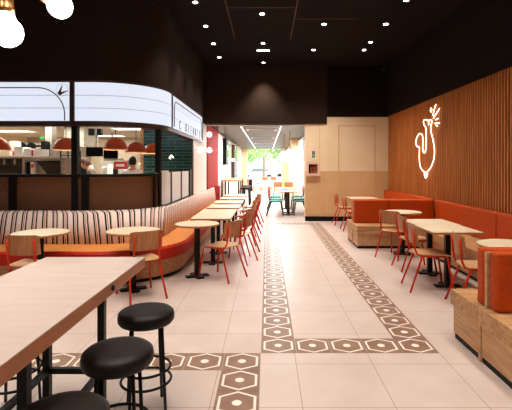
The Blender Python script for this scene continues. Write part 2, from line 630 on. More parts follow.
# pattern tiles set in the floor
T = .298
X0, X1, Y0, Y1 = -.047, 1.443, 3.547, 11.593
cells = set()
for i in range(27):
    cells.add((0, i)); cells.add((4, i))
for i in range(1, 4):
    cells.add((i, 0)); cells.add((i, 26))
for i in range(-8, 0):
    cells.add((i, -1))
for i in range(-14, -1):
    cells.add((-1, i))
mb = MB()
for (i, j) in sorted(cells):
    cx, cy = X0 + T * (i + .5), Y0 + T * (j + .5)
    g = .0015
    mb.box(cx - T / 2 + g, cx + T / 2 - g, cy - T / 2 + g, cy + T / 2 - g, -.01, .0015, 0)

    def hexa(k):
        return [(cx + a * k, cy + b * k) for a, b in ((0, .143), (.128, .08), (.128, -.08), (0, -.143), (-.128, -.08), (-.128, .08))]
    o_, i_ = hexa(1), hexa(.86)
    for q in range(6):
        r = (q + 1) % 6
        mb.face([mb.bm.verts.new((p[0], p[1], .0021)) for p in (o_[q], i_[q], i_[r], o_[r])], 1)
    mb.face([mb.bm.verts.new((cx + .033 * math.cos(a * PI / 8), cy + .033 * math.sin(a * PI / 8), .0021)) for a in range(16)], 1)
struct(mb.build('trim_11', [M['decobrown'], M['decowhite']]))

# joints in the hall ceiling
mb = MB()
mb.box(-.71, -.69, -3, 9.4, ZC - .012, ZC).box(.52, .54, -3, 9.4, ZC - .012, ZC).box(-.7, .53, 7.52, 7.54, ZC - .012, ZC).box(.53, 1.75, 8.1, 8.12, ZC - .012, ZC)
struct(mb.build('trim_12', M['joint']))

# ------------------------------------------------------------------ the lit sign band over the kitchen
sign = thing('kitchen_sign_band', 'long white lit sign band curving over the kitchen opening', 'sign', (XL, 9, 2.26))
SM = Matrix.Translation((-XL, -9, -2.26))


def sb(mb, name, m, parent=sign, **k):
    o = mb.build(name, m, parent, **k)
    o.matrix_parent_inverse = SM
    return o


kps = corner(XL, 6.65, 1.0, -9.0, 11.5, 24)
face = sb(MB().loft(wall_loft(kps, -.01, .1, 2.26, 2.87), smooth=False), 'light_panel', M['sign'])
sb(MB().loft(wall_loft(kps, -.014, .12, 2.868, 2.905)), 'top_trim', M['dark_trim'])
sb(MB().loft(wall_loft(kps, -.014, .16, 2.185, 2.262)), 'bottom_trim', M['dark_trim'])
for z in (2.46, 2.66):
    sb(MB().loft(wall_loft(kps, -.0115, 0, z, z + .006)), 'panel_seam', M['signline'])
for x in (-5.4, -3.03):
    sb(MB().box(x - .035, x + .035, 6.61, 6.70, 2.25, 2.88), 'joint_post', M['dark_trim'])
sb(MB().box(XL - .05, XL + .03, 7.78, 7.83, 2.25, 2.88), 'joint_post', M['dark_trim'])
sb(MB().box(XL - .05, XL + .03, 11.48, 11.54, 2.25, 2.88), 'joint_post', M['dark_trim'])
# the arch line and the round mark on the front, the arch line on the side
yz = 6.65 - .018
pts = [(-5.3, yz, 2.27), (-5.3, yz, 2.5)]
R = .42
cxA, czA = -3.15 - R, 2.78 - R
for i in range(13):
    a = PI / 2 - PI / 2 * i / 12
    pts.append((cxA + R * math.cos(a), yz, czA + R * math.sin(a)))
pts = [(-5.3, yz, 2.27), (-5.3, yz, 2.36)] + [(-5.3 + R - R * math.cos(PI / 2 * i / 12), yz, 2.36 + R * math.sin(PI / 2 * i / 12)) for i in range(13)] + pts[2:] + [(-3.15, yz, 2.27)]
sb(MB().tube(pts, .009, 8), 'arch_line', M['brownline'])
mk = Vector((-3.19, yz, 2.745))
mb = MB()
mb.tube([mk + Vector((.095 * math.cos(i * PI / 16), 0, .095 * math.sin(i * PI / 16))) for i in range(32)], .0025, 6, closed=True)
emb = sb(mb, 'round_mark', M['signline'])
mb = MB()
for (p, q) in (((-.05, -.065), (.005, .075)), ((-.05, -.065), (.09, -.01))):
    v = Vector((q[0] - p[0], 0, q[1] - p[1]))
    n = Vector((-v.z, 0, v.x)).normalized()
    a, b = mk + Vector((p[0], -.004, p[1])), mk + Vector((q[0], -.004, q[1]))
    w0, w1 = .024, .003
    r0 = [a + n * w0, a - n * w0, a - n * w0 + Vector((0, .008, 0)), a + n * w0 + Vector((0, .008, 0))]
    r1 = [b + n * w1, b - n * w1, b - n * w1 + Vector((0, .008, 0)), b + n * w1 + Vector((0, .008, 0))]
    mb.rings([r0, r1], 0, False)
sb(mb, 'mark_hand', M['brownline'], emb if False else sign)
xs = XL + .016
pts = [(xs, 8.0, 2.3), (xs, 8.0, 2.62)] + [(xs, 8.0 + .16 - .16 * math.cos(PI / 2 * i / 8), 2.62 + .16 * math.sin(PI / 2 * i / 8)) for i in range(1, 9)] + \
      [(xs, 11.14 + .16 * math.sin(PI / 2 * i / 8), 2.62 + .16 * math.cos(PI / 2 * i / 8)) for i in range(9)] + [(xs, 11.3, 2.3)]
sb(MB().tube(pts, .01, 8), 'arch_line', M['brownline'])
for k, chr_ in enumerate("C OLENNTO"):
    if chr_ == ' ':
        continue
    tx = bpy.data.curves.new('letter', 'FONT')
    tx.body = chr_
    tx.size = .27
    tx.extrude = .004
    tx.align_x = 'CENTER'
    to = bpy.data.objects.new('letter', tx)
    COL.objects.link(to)
    bpy.context.view_layer.update()
    tme = bpy.data.meshes.new_from_object(to.evaluated_get(bpy.context.evaluated_depsgraph_get()))
    bpy.data.objects.remove(to)
    tme.materials.clear()
    tme.materials.append(M['signtext'])
    to = bpy.data.objects.new('letter', tme)
    COL.objects.link(to)
    to.parent = sign
    to.matrix_parent_inverse = SM
    to.location = (XL + .013, 8.55 + .31 * k, 2.285)
    to.rotation_euler = (PI / 2, 0, PI / 2)
    to.scale = (.75, 1, 1)

# ------------------------------------------------------------------ the kitchen partition below the sign
part = thing('kitchen_partition', 'dark framed kitchen partition with bronze glass and white frosted panels', 'partition', (-2.5, 6.7, 0))
PM = Matrix.Translation((2.5, -6.7, 0))


def pb(mb, name, m, **k):
    o = mb.build(name, m, part, **k)
    o.matrix_parent_inverse = PM
    return o


kf = corner(XL - .02, 6.67, .98, -9.0, 10.08, 24)
LF = -2.75 + 9.0                         # arc length where the corner starts
arc = .98 * PI / 2
pb(MB().loft(wall_loft(kf, 0, .07, .0, .86)), 'base_panel', M['black'])
pb(MB().loft(wall_loft(sub(kf, 0, LF + arc * .78), -.02, .09, 1.385, 1.43)), 'counter_rail', M['black'])
pb(MB().loft(wall_loft(sub(kf, LF + arc * .78, 99), -.01, .05, 1.44, 1.475)), 'side_rail', M['frost'])


def seg_panel(s0, s1, m, name, z0=.86, z1=1.39):
    pb(MB().loft(wall_loft(sub(kf, s0, s1), .02, .04, z0, z1)), name, m)


def xat(px):
    return (px - CX) * 6.65 / FPX + 9.0


edges = [-9 + 9, xat(-70), xat(8), xat(72)]
for a, b in zip(edges[:-1], edges[1:]):
    seg_panel(a, b, M['hammer'], 'bronze_panel')
seg_panel(xat(72), LF + arc * .75, M['hammer'], 'bronze_panel')
for (a, b, z1) in ((xat(8), xat(15.5), 1.39), (xat(71), xat(77), 2.2), (xat(81), xat(88), 1.39), (xat(-74), xat(-66), 2.2)):
    pb(MB().loft(wall_loft(sub(kf, a, b), -.015, .08, .8, z1)), 'post', M['black'])
pb(MB().loft(wall_loft(sub(kf, LF + arc * .755, LF + arc * .80), -.01, .08, .8, 2.2)), 'post', M['black'])
pb(MB().loft(wall_loft(sub(kf, LF + arc * .67, LF + arc * .70), -.01, .06, .8, 1.4)), 'post', M['black'])
s7 = LF + arc
for (a, b) in ((LF + arc * .71, LF + arc * .75), (LF + arc * .80, s7 + .28), (s7 + .33, s7 + 1.22), (s7 + 1.27, s7 + 2.12)):
    seg_panel(a, b, M['frost'], 'frosted_panel', .88, 1.44)
for a in (s7 + .28, s7 + 1.22):
    pb(MB().loft(wall_loft(sub(kf, a, a + .05), 0, .05, .84, 1.44)), 'panel_post', M['dsteel'])
pb(MB().loft(wall_loft(sub(kf, s7 + 2.12, s7 + 2.32), -.012, .06, .84, 1.47)), 'panel_post', M['black'])

# small white neon mark on the green tiles
mb = MB()
c = P(171.3, 157, 10.09)
for (dx, dz, a) in ((0, .022, .2), (-.025, -.02, .9), (.03, -.014, -.7)):
    mb.tube([(c.x + dx + .022 * math.cos(t * PI / 6 + a), 10.085, c.z + dz + .02 * math.sin(t * PI / 6 + a)) for t in range(9)], .006, 8)
tag(mb.build('neon_mark', M['neon']), 'tiny white neon mark on the green tiled kitchen wall', 'neon sign')

# ------------------------------------------------------------------ the striped banquette
banq = thing('curved_banquette', 'long curved banquette with striped back, ochre seat and red front', 'banquette', (-1.5, 7, 0))
BM = Matrix.Translation((1.5, -7, 0))


def bb(mb, name, m, **k):
    o = mb.build(name, m, banq, **k)
    o.matrix_parent_inverse = BM
    return o


YE = 13.6
fr = corner(-1.18, 5.45, 1.0, -6.5, YE, 24, (6, 8))
bk = corner(-1.60, 6.0, .75, -6.5, YE, 24, (6, 8))
bt = corner(-1.66, 6.28, .85, -6.5, YE, 24, (6, 8))
rr_ = corner(-1.735, 6.62, .99, -6.5, YE, 24, (6, 8))
pr = [[Vector((a[0], a[1], .42)), Vector((b[0], b[1], .84)), Vector((b[0] * .8 + c_[0] * .2, b[1] * .8 + c_[1] * .2, .865)), Vector((c_[0], c_[1], .865)), Vector((c_[0], c_[1], .42))] for a, b, c_ in zip(bk, bt, rr_)]
bb(MB().loft(pr, smooth=True), 'backrest', M['stripe'])
n = len(fr)


def seat_part(i0, i1, gap=True):
    ps = []
    for i in range(i0, i1 + 1):
        a, b = Vector((*fr[i], 0)), Vector((*bk[i], 0))
        d = (b - a).normalized()
        z = Vector((0, 0, 1))
        ps.append([a + z * .28, a + z * .425, a + d * .03 + z * .455, b + d * .05 + z * .45, b + d * .05 + z * .28])
    return MB().loft(ps, smooth=False, mats=[1, 1, 0, 0, 0])


cuts = [0, 3, 6, 14, 22, 30, n - 5, n - 3, n - 1]
for a, b in zip(cuts[:-1], cuts[1:]):
    bb(seat_part(a, b), 'seat_cushion', [M['ochre'], M['redleather']])
ba = inset(fr, .07)
bb(MB().loft([[Vector((*a, .05)), Vector((*a, .285)), Vector((*b, .285)), Vector((*b, .05))] for a, b in zip(ba, bk)]), 'plinth', M['oak'])
ta = inset(fr, .11)
bb(MB().loft([[Vector((*a, 0)), Vector((*a, .055)), Vector((*b, .055)), Vector((*b, 0))] for a, b in zip(ta, bk)]), 'toe_kick', M['blackplastic'])
bb(MB().box(XL + .03, -1.5, YE, YE + .06, 0, .90), 'end_panel', M['redrib'])

# ------------------------------------------------------------------ timber booths on the right
def booth(name, label, y0, y1, y_seat0, y_seat1, near, far, wall_cuts, near_cuts=None, far_cuts=None):
    t = thing(name, label, 'booth bench', (3.0, (y0 + y1) / 2, 0))
    IM = Matrix.Translation((-3.0, -(y0 + y1) / 2, 0))

    def q(mb, nm, m, **k):
        o = mb.build(nm, m, t, **k)
        o.matrix_parent_inverse = IM
        return o
    xa, xb, xw = 1.70, 2.78, 3.40
    poly = []

    def upoly(e):
        pts = []
        if near:
            pts += [(xw, y0), (xa + e * .3, y0), (xa + e * .3, y_seat0 - e), (xb + e, y_seat0 - e)]
        else:
            pts += [(xw, y0), (xb + e, y0)]
        if far:
            pts += [(xb + e, y_seat1 + e), (xa + e * .3, y_seat1 + e), (xa + e * .3, y1), (xw, y1)]
        else:
            pts += [(xb + e, y1), (xw, y1)]
        return pts
    q(MB().prism(upoly(0), .29, .43), 'seat', M['oak'], bevel=.006)
    q(MB().prism(upoly(.04), .05, .29), 'plinth', M['oaky'])
    q(MB().prism(upoly(.06), 0, .05), 'toe_kick', M['blackplastic'])
    cz0, cz1 = .432, .892
    for a, b in wall_cuts:
        q(MB().box(3.29, 3.415, a, b, cz0, cz1), 'back_cushion', M['orange'], bevel=.025, seg=3)
    if near:
        for a, b in near_cuts:
            q(MB().box(a, b, y0 + .005, y0 + .12, cz0, cz1), 'back_cushion', M['orange'], bevel=.025, seg=3)
    if far:
        for a, b in far_cuts:
            q(MB().box(a, b, y1 - .12, y1 - .005, cz0, cz1), 'back_cushion', M['orange'], bevel=.025, seg=3)
    return t, q


t1, q1 = booth('booth_bench', 'U-shaped timber booth bench with orange cushions around the three near tables', 3.42, 8.45, 3.93, 7.97, True, True,
               [(3.55, 6.09), (6.10, 8.32)], [(1.748, 3.285)], [(1.72, 2.40), (2.405, 3.285)])
q1(MB().box(1.755, 3.40, 3.382, 3.418, .43, .874).box(1.703, 3.40, 3.382, 3.418, 0, .43), 'divider_panel', M['oaky'])
q1(MB().box(1.715, 3.40, 8.452, 8.488, .43, .872).box(1.703, 3.40, 8.452, 8.488, 0, .43), 'divider_panel', M['oaky'])
booth('booth_bench', 'farther timber booth bench with orange cushions behind the divider, by the cream wall', 8.49, 11.93, 9.0, 11.4, True, False,
      [(8.62, 11.92)], [(1.72, 3.285)])
booth('booth_bench', 'nearest timber booth bench cut by the right picture edge, dark orange cushion facing the camera', -1.0, 3.38, 0, 2.86, False, True,
      [(-.9, 3.25)], None, [(1.766, 3.285)])

# ------------------------------------------------------------------ neon bird line drawing on the slat wall
neon = thing('neon_bird_sign', 'white neon outline of a long-necked bird on the timber slat wall', 'neon sign', (XR - .05, 8.5, 1.5))
NM = Matrix.Translation((-(XR - .05), -8.5, -1.5))


def on_wall(pts, xw=XR - .035):
    out = []
    for (x, y) in pts:
        d = xw * FPX / (x - CX)
        out.append(Vector((xw, d, H + (CY - y) * d / FPX)))
    return out


def smooth(pts, n=5):
    out = []
    for i in range(len(pts) - 1):
        p0, p1, p2, p3 = pts[max(i - 1, 0)], pts[i], pts[i + 1], pts[min(i + 2, len(pts) - 1)]
        for k in range(n):
            t = k / n
            out.append(.5 * ((2 * p1) + (p2 - p0) * t + (2 * p0 - 5 * p1 + 4 * p2 - p3) * t * t + (3 * p1 - p0 - 3 * p2 + p3) * t ** 3))
    out.append(pts[-1])
    return out


def z4(x, y):
    return (412 + x / 7.2, 125 + y / 7.2)


def z3(x, y):
    return (410 + x / 12.8, 95 + y / 12.8)


body = [z4(*p) for p in ((134, 10), (137, 50), (147, 90), (157, 140), (162, 190), (157, 245), (140, 295), (118, 328), (99, 342), (78, 330), (62, 305), (54, 265), (52, 215), (53, 160), (40, 160), (27, 130), (32, 100), (48, 68), (62, 62), (75, 76), (78, 110), (77, 160), (80, 192), (88, 200), (97, 188), (100, 140), (101, 80), (101, 20))]
mb = MB()
mb.tube(smooth(on_wall(body)), .0065, 8)
o = mb.build('body_outline', M['neon'], neon); o.matrix_parent_inverse = NM
mb = MB()
hd = [z4(101, 20)] + [z3(*p) for p in ((180, 384), (172, 345), (185, 318), (215, 318), (232, 330), (252, 318), (275, 325), (280, 350), (272, 375))] + [z4(134, 10)]
mb.tube(smooth(on_wall(hd)), .0065, 8)
mb.tube(on_wall([z3(240, 335), z3(238, 384)]), .008, 8)
o = mb.build('head_outline', M['neon'], neon); o.matrix_parent_inverse = NM
for pts_ in (((292, 262), (310, 190), (330, 120)), ((298, 300), (335, 240), (376, 176)), ((330, 318), (358, 300)), ((318, 362), (378, 360)), ((330, 378), (350, 400)), ((268, 165), (262, 195), (268, 218), (278, 190), (268, 165))):
    mb = MB().tube(smooth(on_wall([z3(*p) for p in pts_])), .007, 8)
    o = mb.build('comb_stroke', M['neon'], neon); o.matrix_parent_inverse = NM
mb = MB().tube(smooth(on_wall([z4(*p) for p in ((97, 345), (90, 352), (96, 378), (102, 378), (110, 350), (102, 343))])), .009, 8)
o = mb.build('foot_stroke', M['neon'], neon); o.matrix_parent_inverse = NM

# ------------------------------------------------------------------ downlights
dl0 = None


def downlight(x, y, label, group='recessed ceiling downlights', power=1.0, wide=78):
    global dl0
    if dl0 is None:
        dl0 = thing('downlight', label, 'downlight', (x, y, ZC), 0, group)
        MB().lathe([(.075, -.012), (.075, 0), (.04, 0), (.04, -.012)], (0, 0, 0), 20, caps=False).build('trim_ring', M['ring'], dl0)
        MB().lathe([(.041, -.002), (.041, -.013), (.02, -.016)], (0, 0, 0), 20).build('lens', M['lens'], dl0)
        r = dl0
    else:
        r = dup(dl0, (x, y, ZC), 0, label, group)
    li = bpy.data.lights.new('downlight_lamp', 'SPOT')
    li.energy = SPOT_W * power
    li.color = SPOT_COLOR
    li.spot_size = math.radians(wide)
    li.spot_blend = .8
    li.shadow_soft_size = .07
    lo = bpy.data.objects.new('downlight_lamp', li)
    lo.location = (x, y, ZC - .04)
    COL.objects.link(lo)
    return r


rows = [('left row over the red chairs', -1.22, (7.29, 8.54, 9.77, 10.99)), ('row over the patterned path', -.08, (7.85, 9.73, 11.57)),
        ('row just right of the path', 1.14, (8.42, 10.3)), ('row near the slat wall', 2.365, (7.2, 8.42, 9.65, 10.3))]
ordn = ['nearest', 'second nearest', 'third nearest', 'farthest']
for rn, x, ys in rows:
    for k, yy in enumerate(ys):
        w = ordn[k] if k < len(ys) - 1 else 'farthest'
        downlight(x, yy, f'small round ceiling downlight, {w} one in the {rn}', power=2.6 if yy == 11.57 else 2.4 if 1 < x < 2 and yy > 9.5 else 1.0, wide=128 if 1 < x < 2 and yy > 9.5 else 78)
hid = 'recessed ceiling downlight above the picture, nearer than those in view'
for x, ys in ((-1.22, (6.05, 4.8, 3.55, 2.3, .6)), (-.08, (6.0, 4.1, 2.2, .3)), (1.14, (6.5, 4.6, 2.7, .8)), (2.365, (6.0, 4.8, 3.55, 2.3, .8)), (-2.5, (5.2, 3.6, 2.0, .3)), (-4.0, (5.4, 3.6, 1.6))):
    for yy in ys:
        downlight(x, yy, hid, 'downlights above the picture')
t = thing('emergency_light', 'short white bar light on the dark ceiling among the downlights', 'light', (-.08, 10.3, ZC))
MB().box(-.16, .16, -.05, .05, -.02, 0).build('housing', M['ring'], t)
MB().box(-.15, .15, -.04, .04, -.03, -.018).build('diffuser', M['lens'], t)
o = MB().ball((3.28, 11.86, 4.25), .05).build('ceiling_sensor', M['ring'])
tag(o, 'small dark sensor dome high in the back right corner', 'sensor')

# ------------------------------------------------------------------ globe lamp top left
ch = thing('globe_chandelier', 'brass lamp with two glowing white globes hanging at top left', 'chandelier', (-1.5, 2.5, ZC))
CM = Matrix.Translation((1.5, -2.5, -ZC))


def cb(mb, name, m, parent=ch, **k):
    o = mb.build(name, m, parent, **k)
    if parent is ch:
        o.matrix_parent_inverse = CM
    return o


g1, g2 = P(7, 32, 2.45), P(60, 6, 2.6)
hub = Vector((-1.52, 2.52, 2.86))
cb(MB().tube([hub, (hub.x, hub.y, ZC)], .012), 'rod', M['brass'])
cb(MB().lathe([(.06, -.03), (.06, 0)], (hub.x, hub.y, ZC), 20), 'canopy', M['brass'])
cb(MB().ball(hub, .05), 'hub', M['brass'])
for g, r in ((g1, .087), (g2, .075)):
    dr = (hub - g)
    if g is g1:
        dr = Vector((-.04, 0, 1))
    else:
        dr = Vector((-.75, 0, .55))
    dr = dr.normalized()
    mbg = MB().ball(g, r)
    mbg.tube([g + dr * (r * .8), g + dr * (r * 1.05), g + dr * (r * 1.35)], [r * .62, r * .5, r * .48], 24)
    cb(mbg, 'globe', M['globe'])
    top = g + dr * (r * 1.3)
    cb(MB().tube([top - dr * .005, top + dr * .025, top + dr * .026, top + dr * .13, top + dr * .131, top + dr * .14], [.044, .044, .04, .04, .043, .02], 20), 'socket', M['brass'])
    cb(MB().tube([top + dr * .13, top + dr * .18, hub + (top + dr * .2 - hub) * .3, hub], .009), 'arm', M['brass'])
    li = bpy.data.lights.new('globe_lamp', 'POINT'); li.energy = 12; li.color = (1, .8, .6); li.shadow_soft_size = .07
    lo = bpy.data.objects.new('globe_lamp', li); lo.location = g + Vector((0, -.0, -.16)); COL.objects.link(lo)

# ------------------------------------------------------------------ cafe chairs
def make_chair(label, group, loc, rz, seatm=None, tubem=None, backm=None):
    seatm = seatm or M['chairseat']; tubem = tubem or M['redmetal']; backm = backm or M['chairwood']
    t = thing('cafe_chair', label, 'chair', loc, rz, group)
    # seat: faces +Y
    mb = MB()
    cols, rows_ = 8, 8
    top = []
    for j in range(rows_ + 1):
        v = j / rows_
        yy = -.20 + .41 * v
        hw = .185 + .02 * v - (.02 if v in (0, 1) else 0)
        r = []
        for i in range(cols + 1):
            u = -1 + 2 * i / cols
            z = .462 + .012 * abs(u) ** 2 - (.018 * max(0, v - .8) / .2) - .004
            r.append((u * hw, yy, z))
        top.append(r)
    rings_ = []
    for r in top:
        rings_.append([Vector(p) for p in r] + [Vector((p[0], p[1], p[2] - .012)) for p in reversed(r)])
    mb.rings(rings_, 0, False)
    mb.build('seat', seatm, t)
    mb = MB()
    rings_ = []
    for i in range(11):
        u = -1 + 2 * i / 10
        yb = -.225 + .035 * u * u
        x = u * .195
        hz = .113 - (.012 if abs(u) == 1 else 0)
        zc = .695
        rings_.append([Vector((x, yb + .004, zc - hz)), Vector((x, yb - .02, zc + hz)), Vector((x, yb - .033, zc + hz)), Vector((x, yb - .010, zc - hz))])
    mb.rings(rings_, 0, False)
    mb.build('backrest', backm, t, bevel=.004)
    for sx in (-1, 1):
        MB().tube([(sx * .165, .15, .445), (sx * .175, .165, .42), (sx * .215, .225, 0)], .0125, 10).build('leg', tubem, t)
        MB().tube([(sx * .165, -.13, .445), (sx * .175, -.15, .42), (sx * .215, -.30, 0)], .0125, 10).build('leg', tubem, t)
        MB().tube([(sx * .165, .0, .446), (sx * .168, -.14, .447), (sx * .165, -.20, .465), (sx * .150, -.222, .52), (sx * .150, -.235, .62), (sx * .150, -.25, .76)], .0125, 10).build('back_upright', tubem, t)
    mb = MB()
    mb.tube([(-.165, -.15, .44), (-.165, .155, .44), (.165, .155, .44), (.165, -.15, .44)], .0125, 10, closed=True)
    mb.build('seat_frame', tubem, t)
    return t


L = PI / 2           # faces -X
Rr = -PI / 2         # faces +X
G1 = 'red framed wooden cafe chairs'
c0 = make_chair('red-framed wooden chair pulled up to the round table nearest the walkway, left side', G1, (-.64, 5.95, 0), 1.02)
CH = []


def chair(x, y, rz, label):
    return dup(c0, (x, y, 0), rz, label, G1)


chair(-1.52, 5.12, .62, 'red-framed chair with its back to us beyond the high table corner')
chair(-2.66, 4.86, -.05, 'red-framed wooden chair at the left picture edge, seen from behind')
for k, (yy, xx) in enumerate(((6.9, -.50), (7.6, -.48), (8.5, -.46), (9.5, -.46), (10.55, -.44), (11.5, -.42))):
    w = ['first', 'second', 'third', 'fourth', 'fifth', 'last'][k]
    chair(xx, yy, L - (.34 if k < 2 else .2) + random.uniform(-.05, .05), f'{w} red-framed chair in the left row behind the one at the round table')
chair(2.22, 7.30, Rr + .75, 'red-framed chair at the right round table by the orange divider')
chair(2.27, 6.46, Rr + .04, 'red-framed chair at the right square tables, the farther of two')
chair(2.08, 5.42, Rr - .06, 'red-framed chair at the right square tables, the nearer of two')
chair(2.36, 4.72, Rr - .14, 'dark-backed red-framed chair beside the nearest timber booth on the right')
chair(2.12, 10.3, Rr, 'red-framed chair at the far right booth table, half hidden by the divider')
chair(2.08, 11.3, Rr, 'red-framed chair at the far right booth table, against the cream wall')

# ------------------------------------------------------------------ cafe tables
def pedestal(t, x=0, y=0, r=.16, top=.72):
    MB().box(x - .032, x + .032, y - .032, y + .032, .02, top).build('column', M['black'], t)
    mb = MB()
    mb.box(x - r, x + r, y - .05, y + .05, 0, .022).box(x - .05, x + .05, y - r, y + r, .001, .023)
    mb.build('base', M['black'], t)
    MB().box(x - .12, x + .12, y - .12, y + .12, top - .012, top).build('top_plate', M['black'], t)


def round_table(x, y, label, r=.32, rz=.5):
    t = thing('round_table', label, 'table', (x, y, 0), rz, 'round cafe tables')
    mb = MB()
    prof = [(r - .006, .722), (r, .727), (r, .746), (r - .004, .75)]
    mb.lathe(prof[:3], (0, 0, 0), 48, 1)
    mb.lathe([(r - .0005, .7462), (r - .004, .7505)], (0, 0, 0), 48, 0)
    mb.build('tabletop', [M['top'], M['plyx']], t)
    pedestal(t)
    return t


def rect_table(x, y, wx, wy, label, group, legs=1):
    t = thing('square_table', label, 'table', (x, y, 0), 0, group)
    mb = MB()
    mb.box(-wx / 2, wx / 2, -wy / 2, wy / 2, .722, .7455, 1)
    mb.box(-wx / 2 + .001, wx / 2 - .001, -wy / 2 + .001, wy / 2 - .001, .7456, .75, 0)
    mb.build('tabletop', [M['top'], M['plyx']], t)
    if legs == 1:
        pedestal(t)
    else:
        pedestal(t, 0, -wy * .27)
        pedestal(t, 0, wy * .27)
    return t


round_table(-.98, 6.0, 'round cream table at the banquette, first one right of its rounded corner', .31)
round_table(-1.68, 5.36, 'round cream table in front of the rounded banquette corner, behind the high table', .33)
round_table(-2.76, 5.20, 'round cream table at far left before the striped banquette', .325)
rect_table(-.86, 7.22, .62, 1.42, 'long cream table beside the banquette, first in the left row', 'left row tables', 2)
for k, (yy, sy) in enumerate(((8.55, .72), (9.55, .72), (10.7, .72), (11.75, .72))):
    w = ['second', 'third', 'fourth', 'last'][k]
    rect_table(-.84, yy, .62, sy, f'cream square table beside the banquette, {w} in the left row', 'left row tables')
rect_table(2.34, 5.50, .62, .645, 'cream square table in the right booth, nearer of the joined pair', 'right booth tables')
rect_table(2.36, 6.155, .62, .645, 'cream square table in the right booth, farther of the joined pair', 'right booth tables')
round_table(2.40, 7.52, 'round cream table in the right booth before the orange divider', .33)
round_table(2.54, 4.40, 'round cream table in the right booth partly hidden behind the nearest orange cushions', .33)
rect_table(2.42, 10.75, .7, .7, 'cream square table in the far right booth, near the cream wall', 'far booth tables')

# ------------------------------------------------------------------ high table and stools
ht = thing('high_table', 'long high table with pale top and black steel frame, front left', 'table', (-1.19, 1.8, 0))
xl, xr, ya, yb = -1.53, -.845, .45, 2.955
HZ = .93


def lb(mb, name, m, **k):
    o = mb.build(name, m, ht, **k)
    o.matrix_parent_inverse = Matrix.Translation((1.19, -1.8, 0))
    return o


lb(MB().box(xl, xr, ya, yb, HZ - .068, HZ - .004, 1).box(xl + .001, xr - .001, ya + .001, yb - .001, HZ - .0039, HZ, 0), 'tabletop', [M['bigtop'], M['ply']])
for x in (-1.465, -1.10):
    for yy in (2.84, 1.93, .7):
        lb(MB().box(x - .022, x + .022, yy - .022, yy + .022, 0, HZ - .068), 'leg', M['black'])
    lb(MB().box(x - .018, x + .018, .72, 2.82, .18, .215), 'side_rail', M['black'])
for yy in (2.84, .7):
    lb(MB().box(-1.45, -1.12, yy - .018, yy + .018, .18, .215), 'end_rail', M['black'])
lb(MB().box(-1.49, -1.08, .68, 2.86, HZ - .09, HZ - .068), 'top_frame', M['black'])
lb(MB().lathe([(.014, -.012), (.017, -.008), (.017, 0), (.012, .012)], (0, 0, 0), 16), 'edge_grommet', M['black'])
gm = [o for o in ht.children if o.name.startswith('edge_grommet')][0]
gm.matrix_parent_inverse = Matrix.Translation((1.19, -1.8, 0)) @ Matrix.Translation((xr + .001, 2.33, HZ - .034)) @ Matrix.Rotation(PI / 2, 4, 'Y')


def make_stool(label, loc):
    t = thing('bar_stool', label, 'stool', loc, .35, 'black bar stools at the high table')
    MB().lathe([(.10, .555), (.165, .56), (.176, .575), (.178, .60), (.174, .622), (.158, .636), (.12, .643), (.04, .645)], (0, 0, 0), 40).build('seat', M['stoolblack'], t)
    for k in range(4):
        a = PI / 4 + k * PI / 2
        MB().tube([(.125 * math.cos(a), .125 * math.sin(a), .56), (.155 * math.cos(a), .155 * math.sin(a), 0)], .0095, 10).build('leg', M['black'], t)
    for z, r in ((.27, .152), (.19, .156)):
        MB().tube([(r * math.cos(i * PI / 20), r * math.sin(i * PI / 20), z) for i in range(40)], .0085, 8, closed=True).build('foot_ring', M['black'], t)
    return t


s0 = make_stool('round black stool farthest of three along the high table', (-.775, 2.74, 0))
dup(s0, (-.755, 2.16, 0), .5, 'round black stool in the middle of three along the high table')
dup(s0, (-.775, 1.60, 0), .2, 'round black stool nearest the camera, cut by the bottom edge')
dup(s0, (-1.61, 2.72, 0), .1, 'black stool on the far side of the high table at left edge, only rings showing')

# ------------------------------------------------------------------ box and sign on the cream wall
b0, b1 = P(306.3, 175.6, YB), P(319.5, 162.0, YB)
t = thing('wall_cabinet', 'small pink framed wall box with amber inside on the cream wall', 'cabinet', ((b0.x + b1.x) / 2, YB, b0.z))
w_, h_ = (b1.x - b0.x) / 2, b1.z - b0.z
mb = MB()
f_ = .06
mb.box(-w_, w_, -.12, 0, 0, f_).box(-w_, w_, -.12, 0, h_ - f_, h_).box(-w_, -w_ + f_, -.12, 0, f_, h_ - f_).box(w_ - f_, w_, -.12, 0, f_, h_ - f_)
mb.build('frame', M['pinkframe'], t)
MB().box(-w_ + f_, w_ - f_, -.03, -.005, f_, h_ - f_).build('back', M['amber'], t)
MB().box(-w_ + f_, -w_ + f_ + .05, -.08, -.03, f_, h_ - f_).build('hose', M['blackplastic'], t)
MB().box(-.06, .1, -.05, -.03, h_ - f_ - .06, h_ - f_ - .03).build('valve', M['blackplastic'], t)
a0, a1 = P(311.6, 159.7, YB), P(315.2, 149.3, YB)
t = thing('wall_notice', 'narrow upright green and white notice above the pink framed box', 'notice', ((a0.x + a1.x) / 2, YB, a0.z))
w_, h_ = (a1.x - a0.x) / 2, a1.z - a0.z
MB().box(-w_, w_, -.012, 0, 0, h_).build('board', M['paper'], t)
MB().box(-w_ + .012, w_ - .012, -.015, -.012, .06, h_ - .05).build('green_field', M['green_sign'], t)
mb = MB()
mb.box(-.012, .012, -.018, -.015, .10, .16).box(-.02, .02, -.018, -.015, .19, .20).box(-.01, .016, -.018, -.015, .22, .235)
mb.build('symbol', M['paper'], t)

# ------------------------------------------------------------------ globe sconces on the left walls
sc0 = None


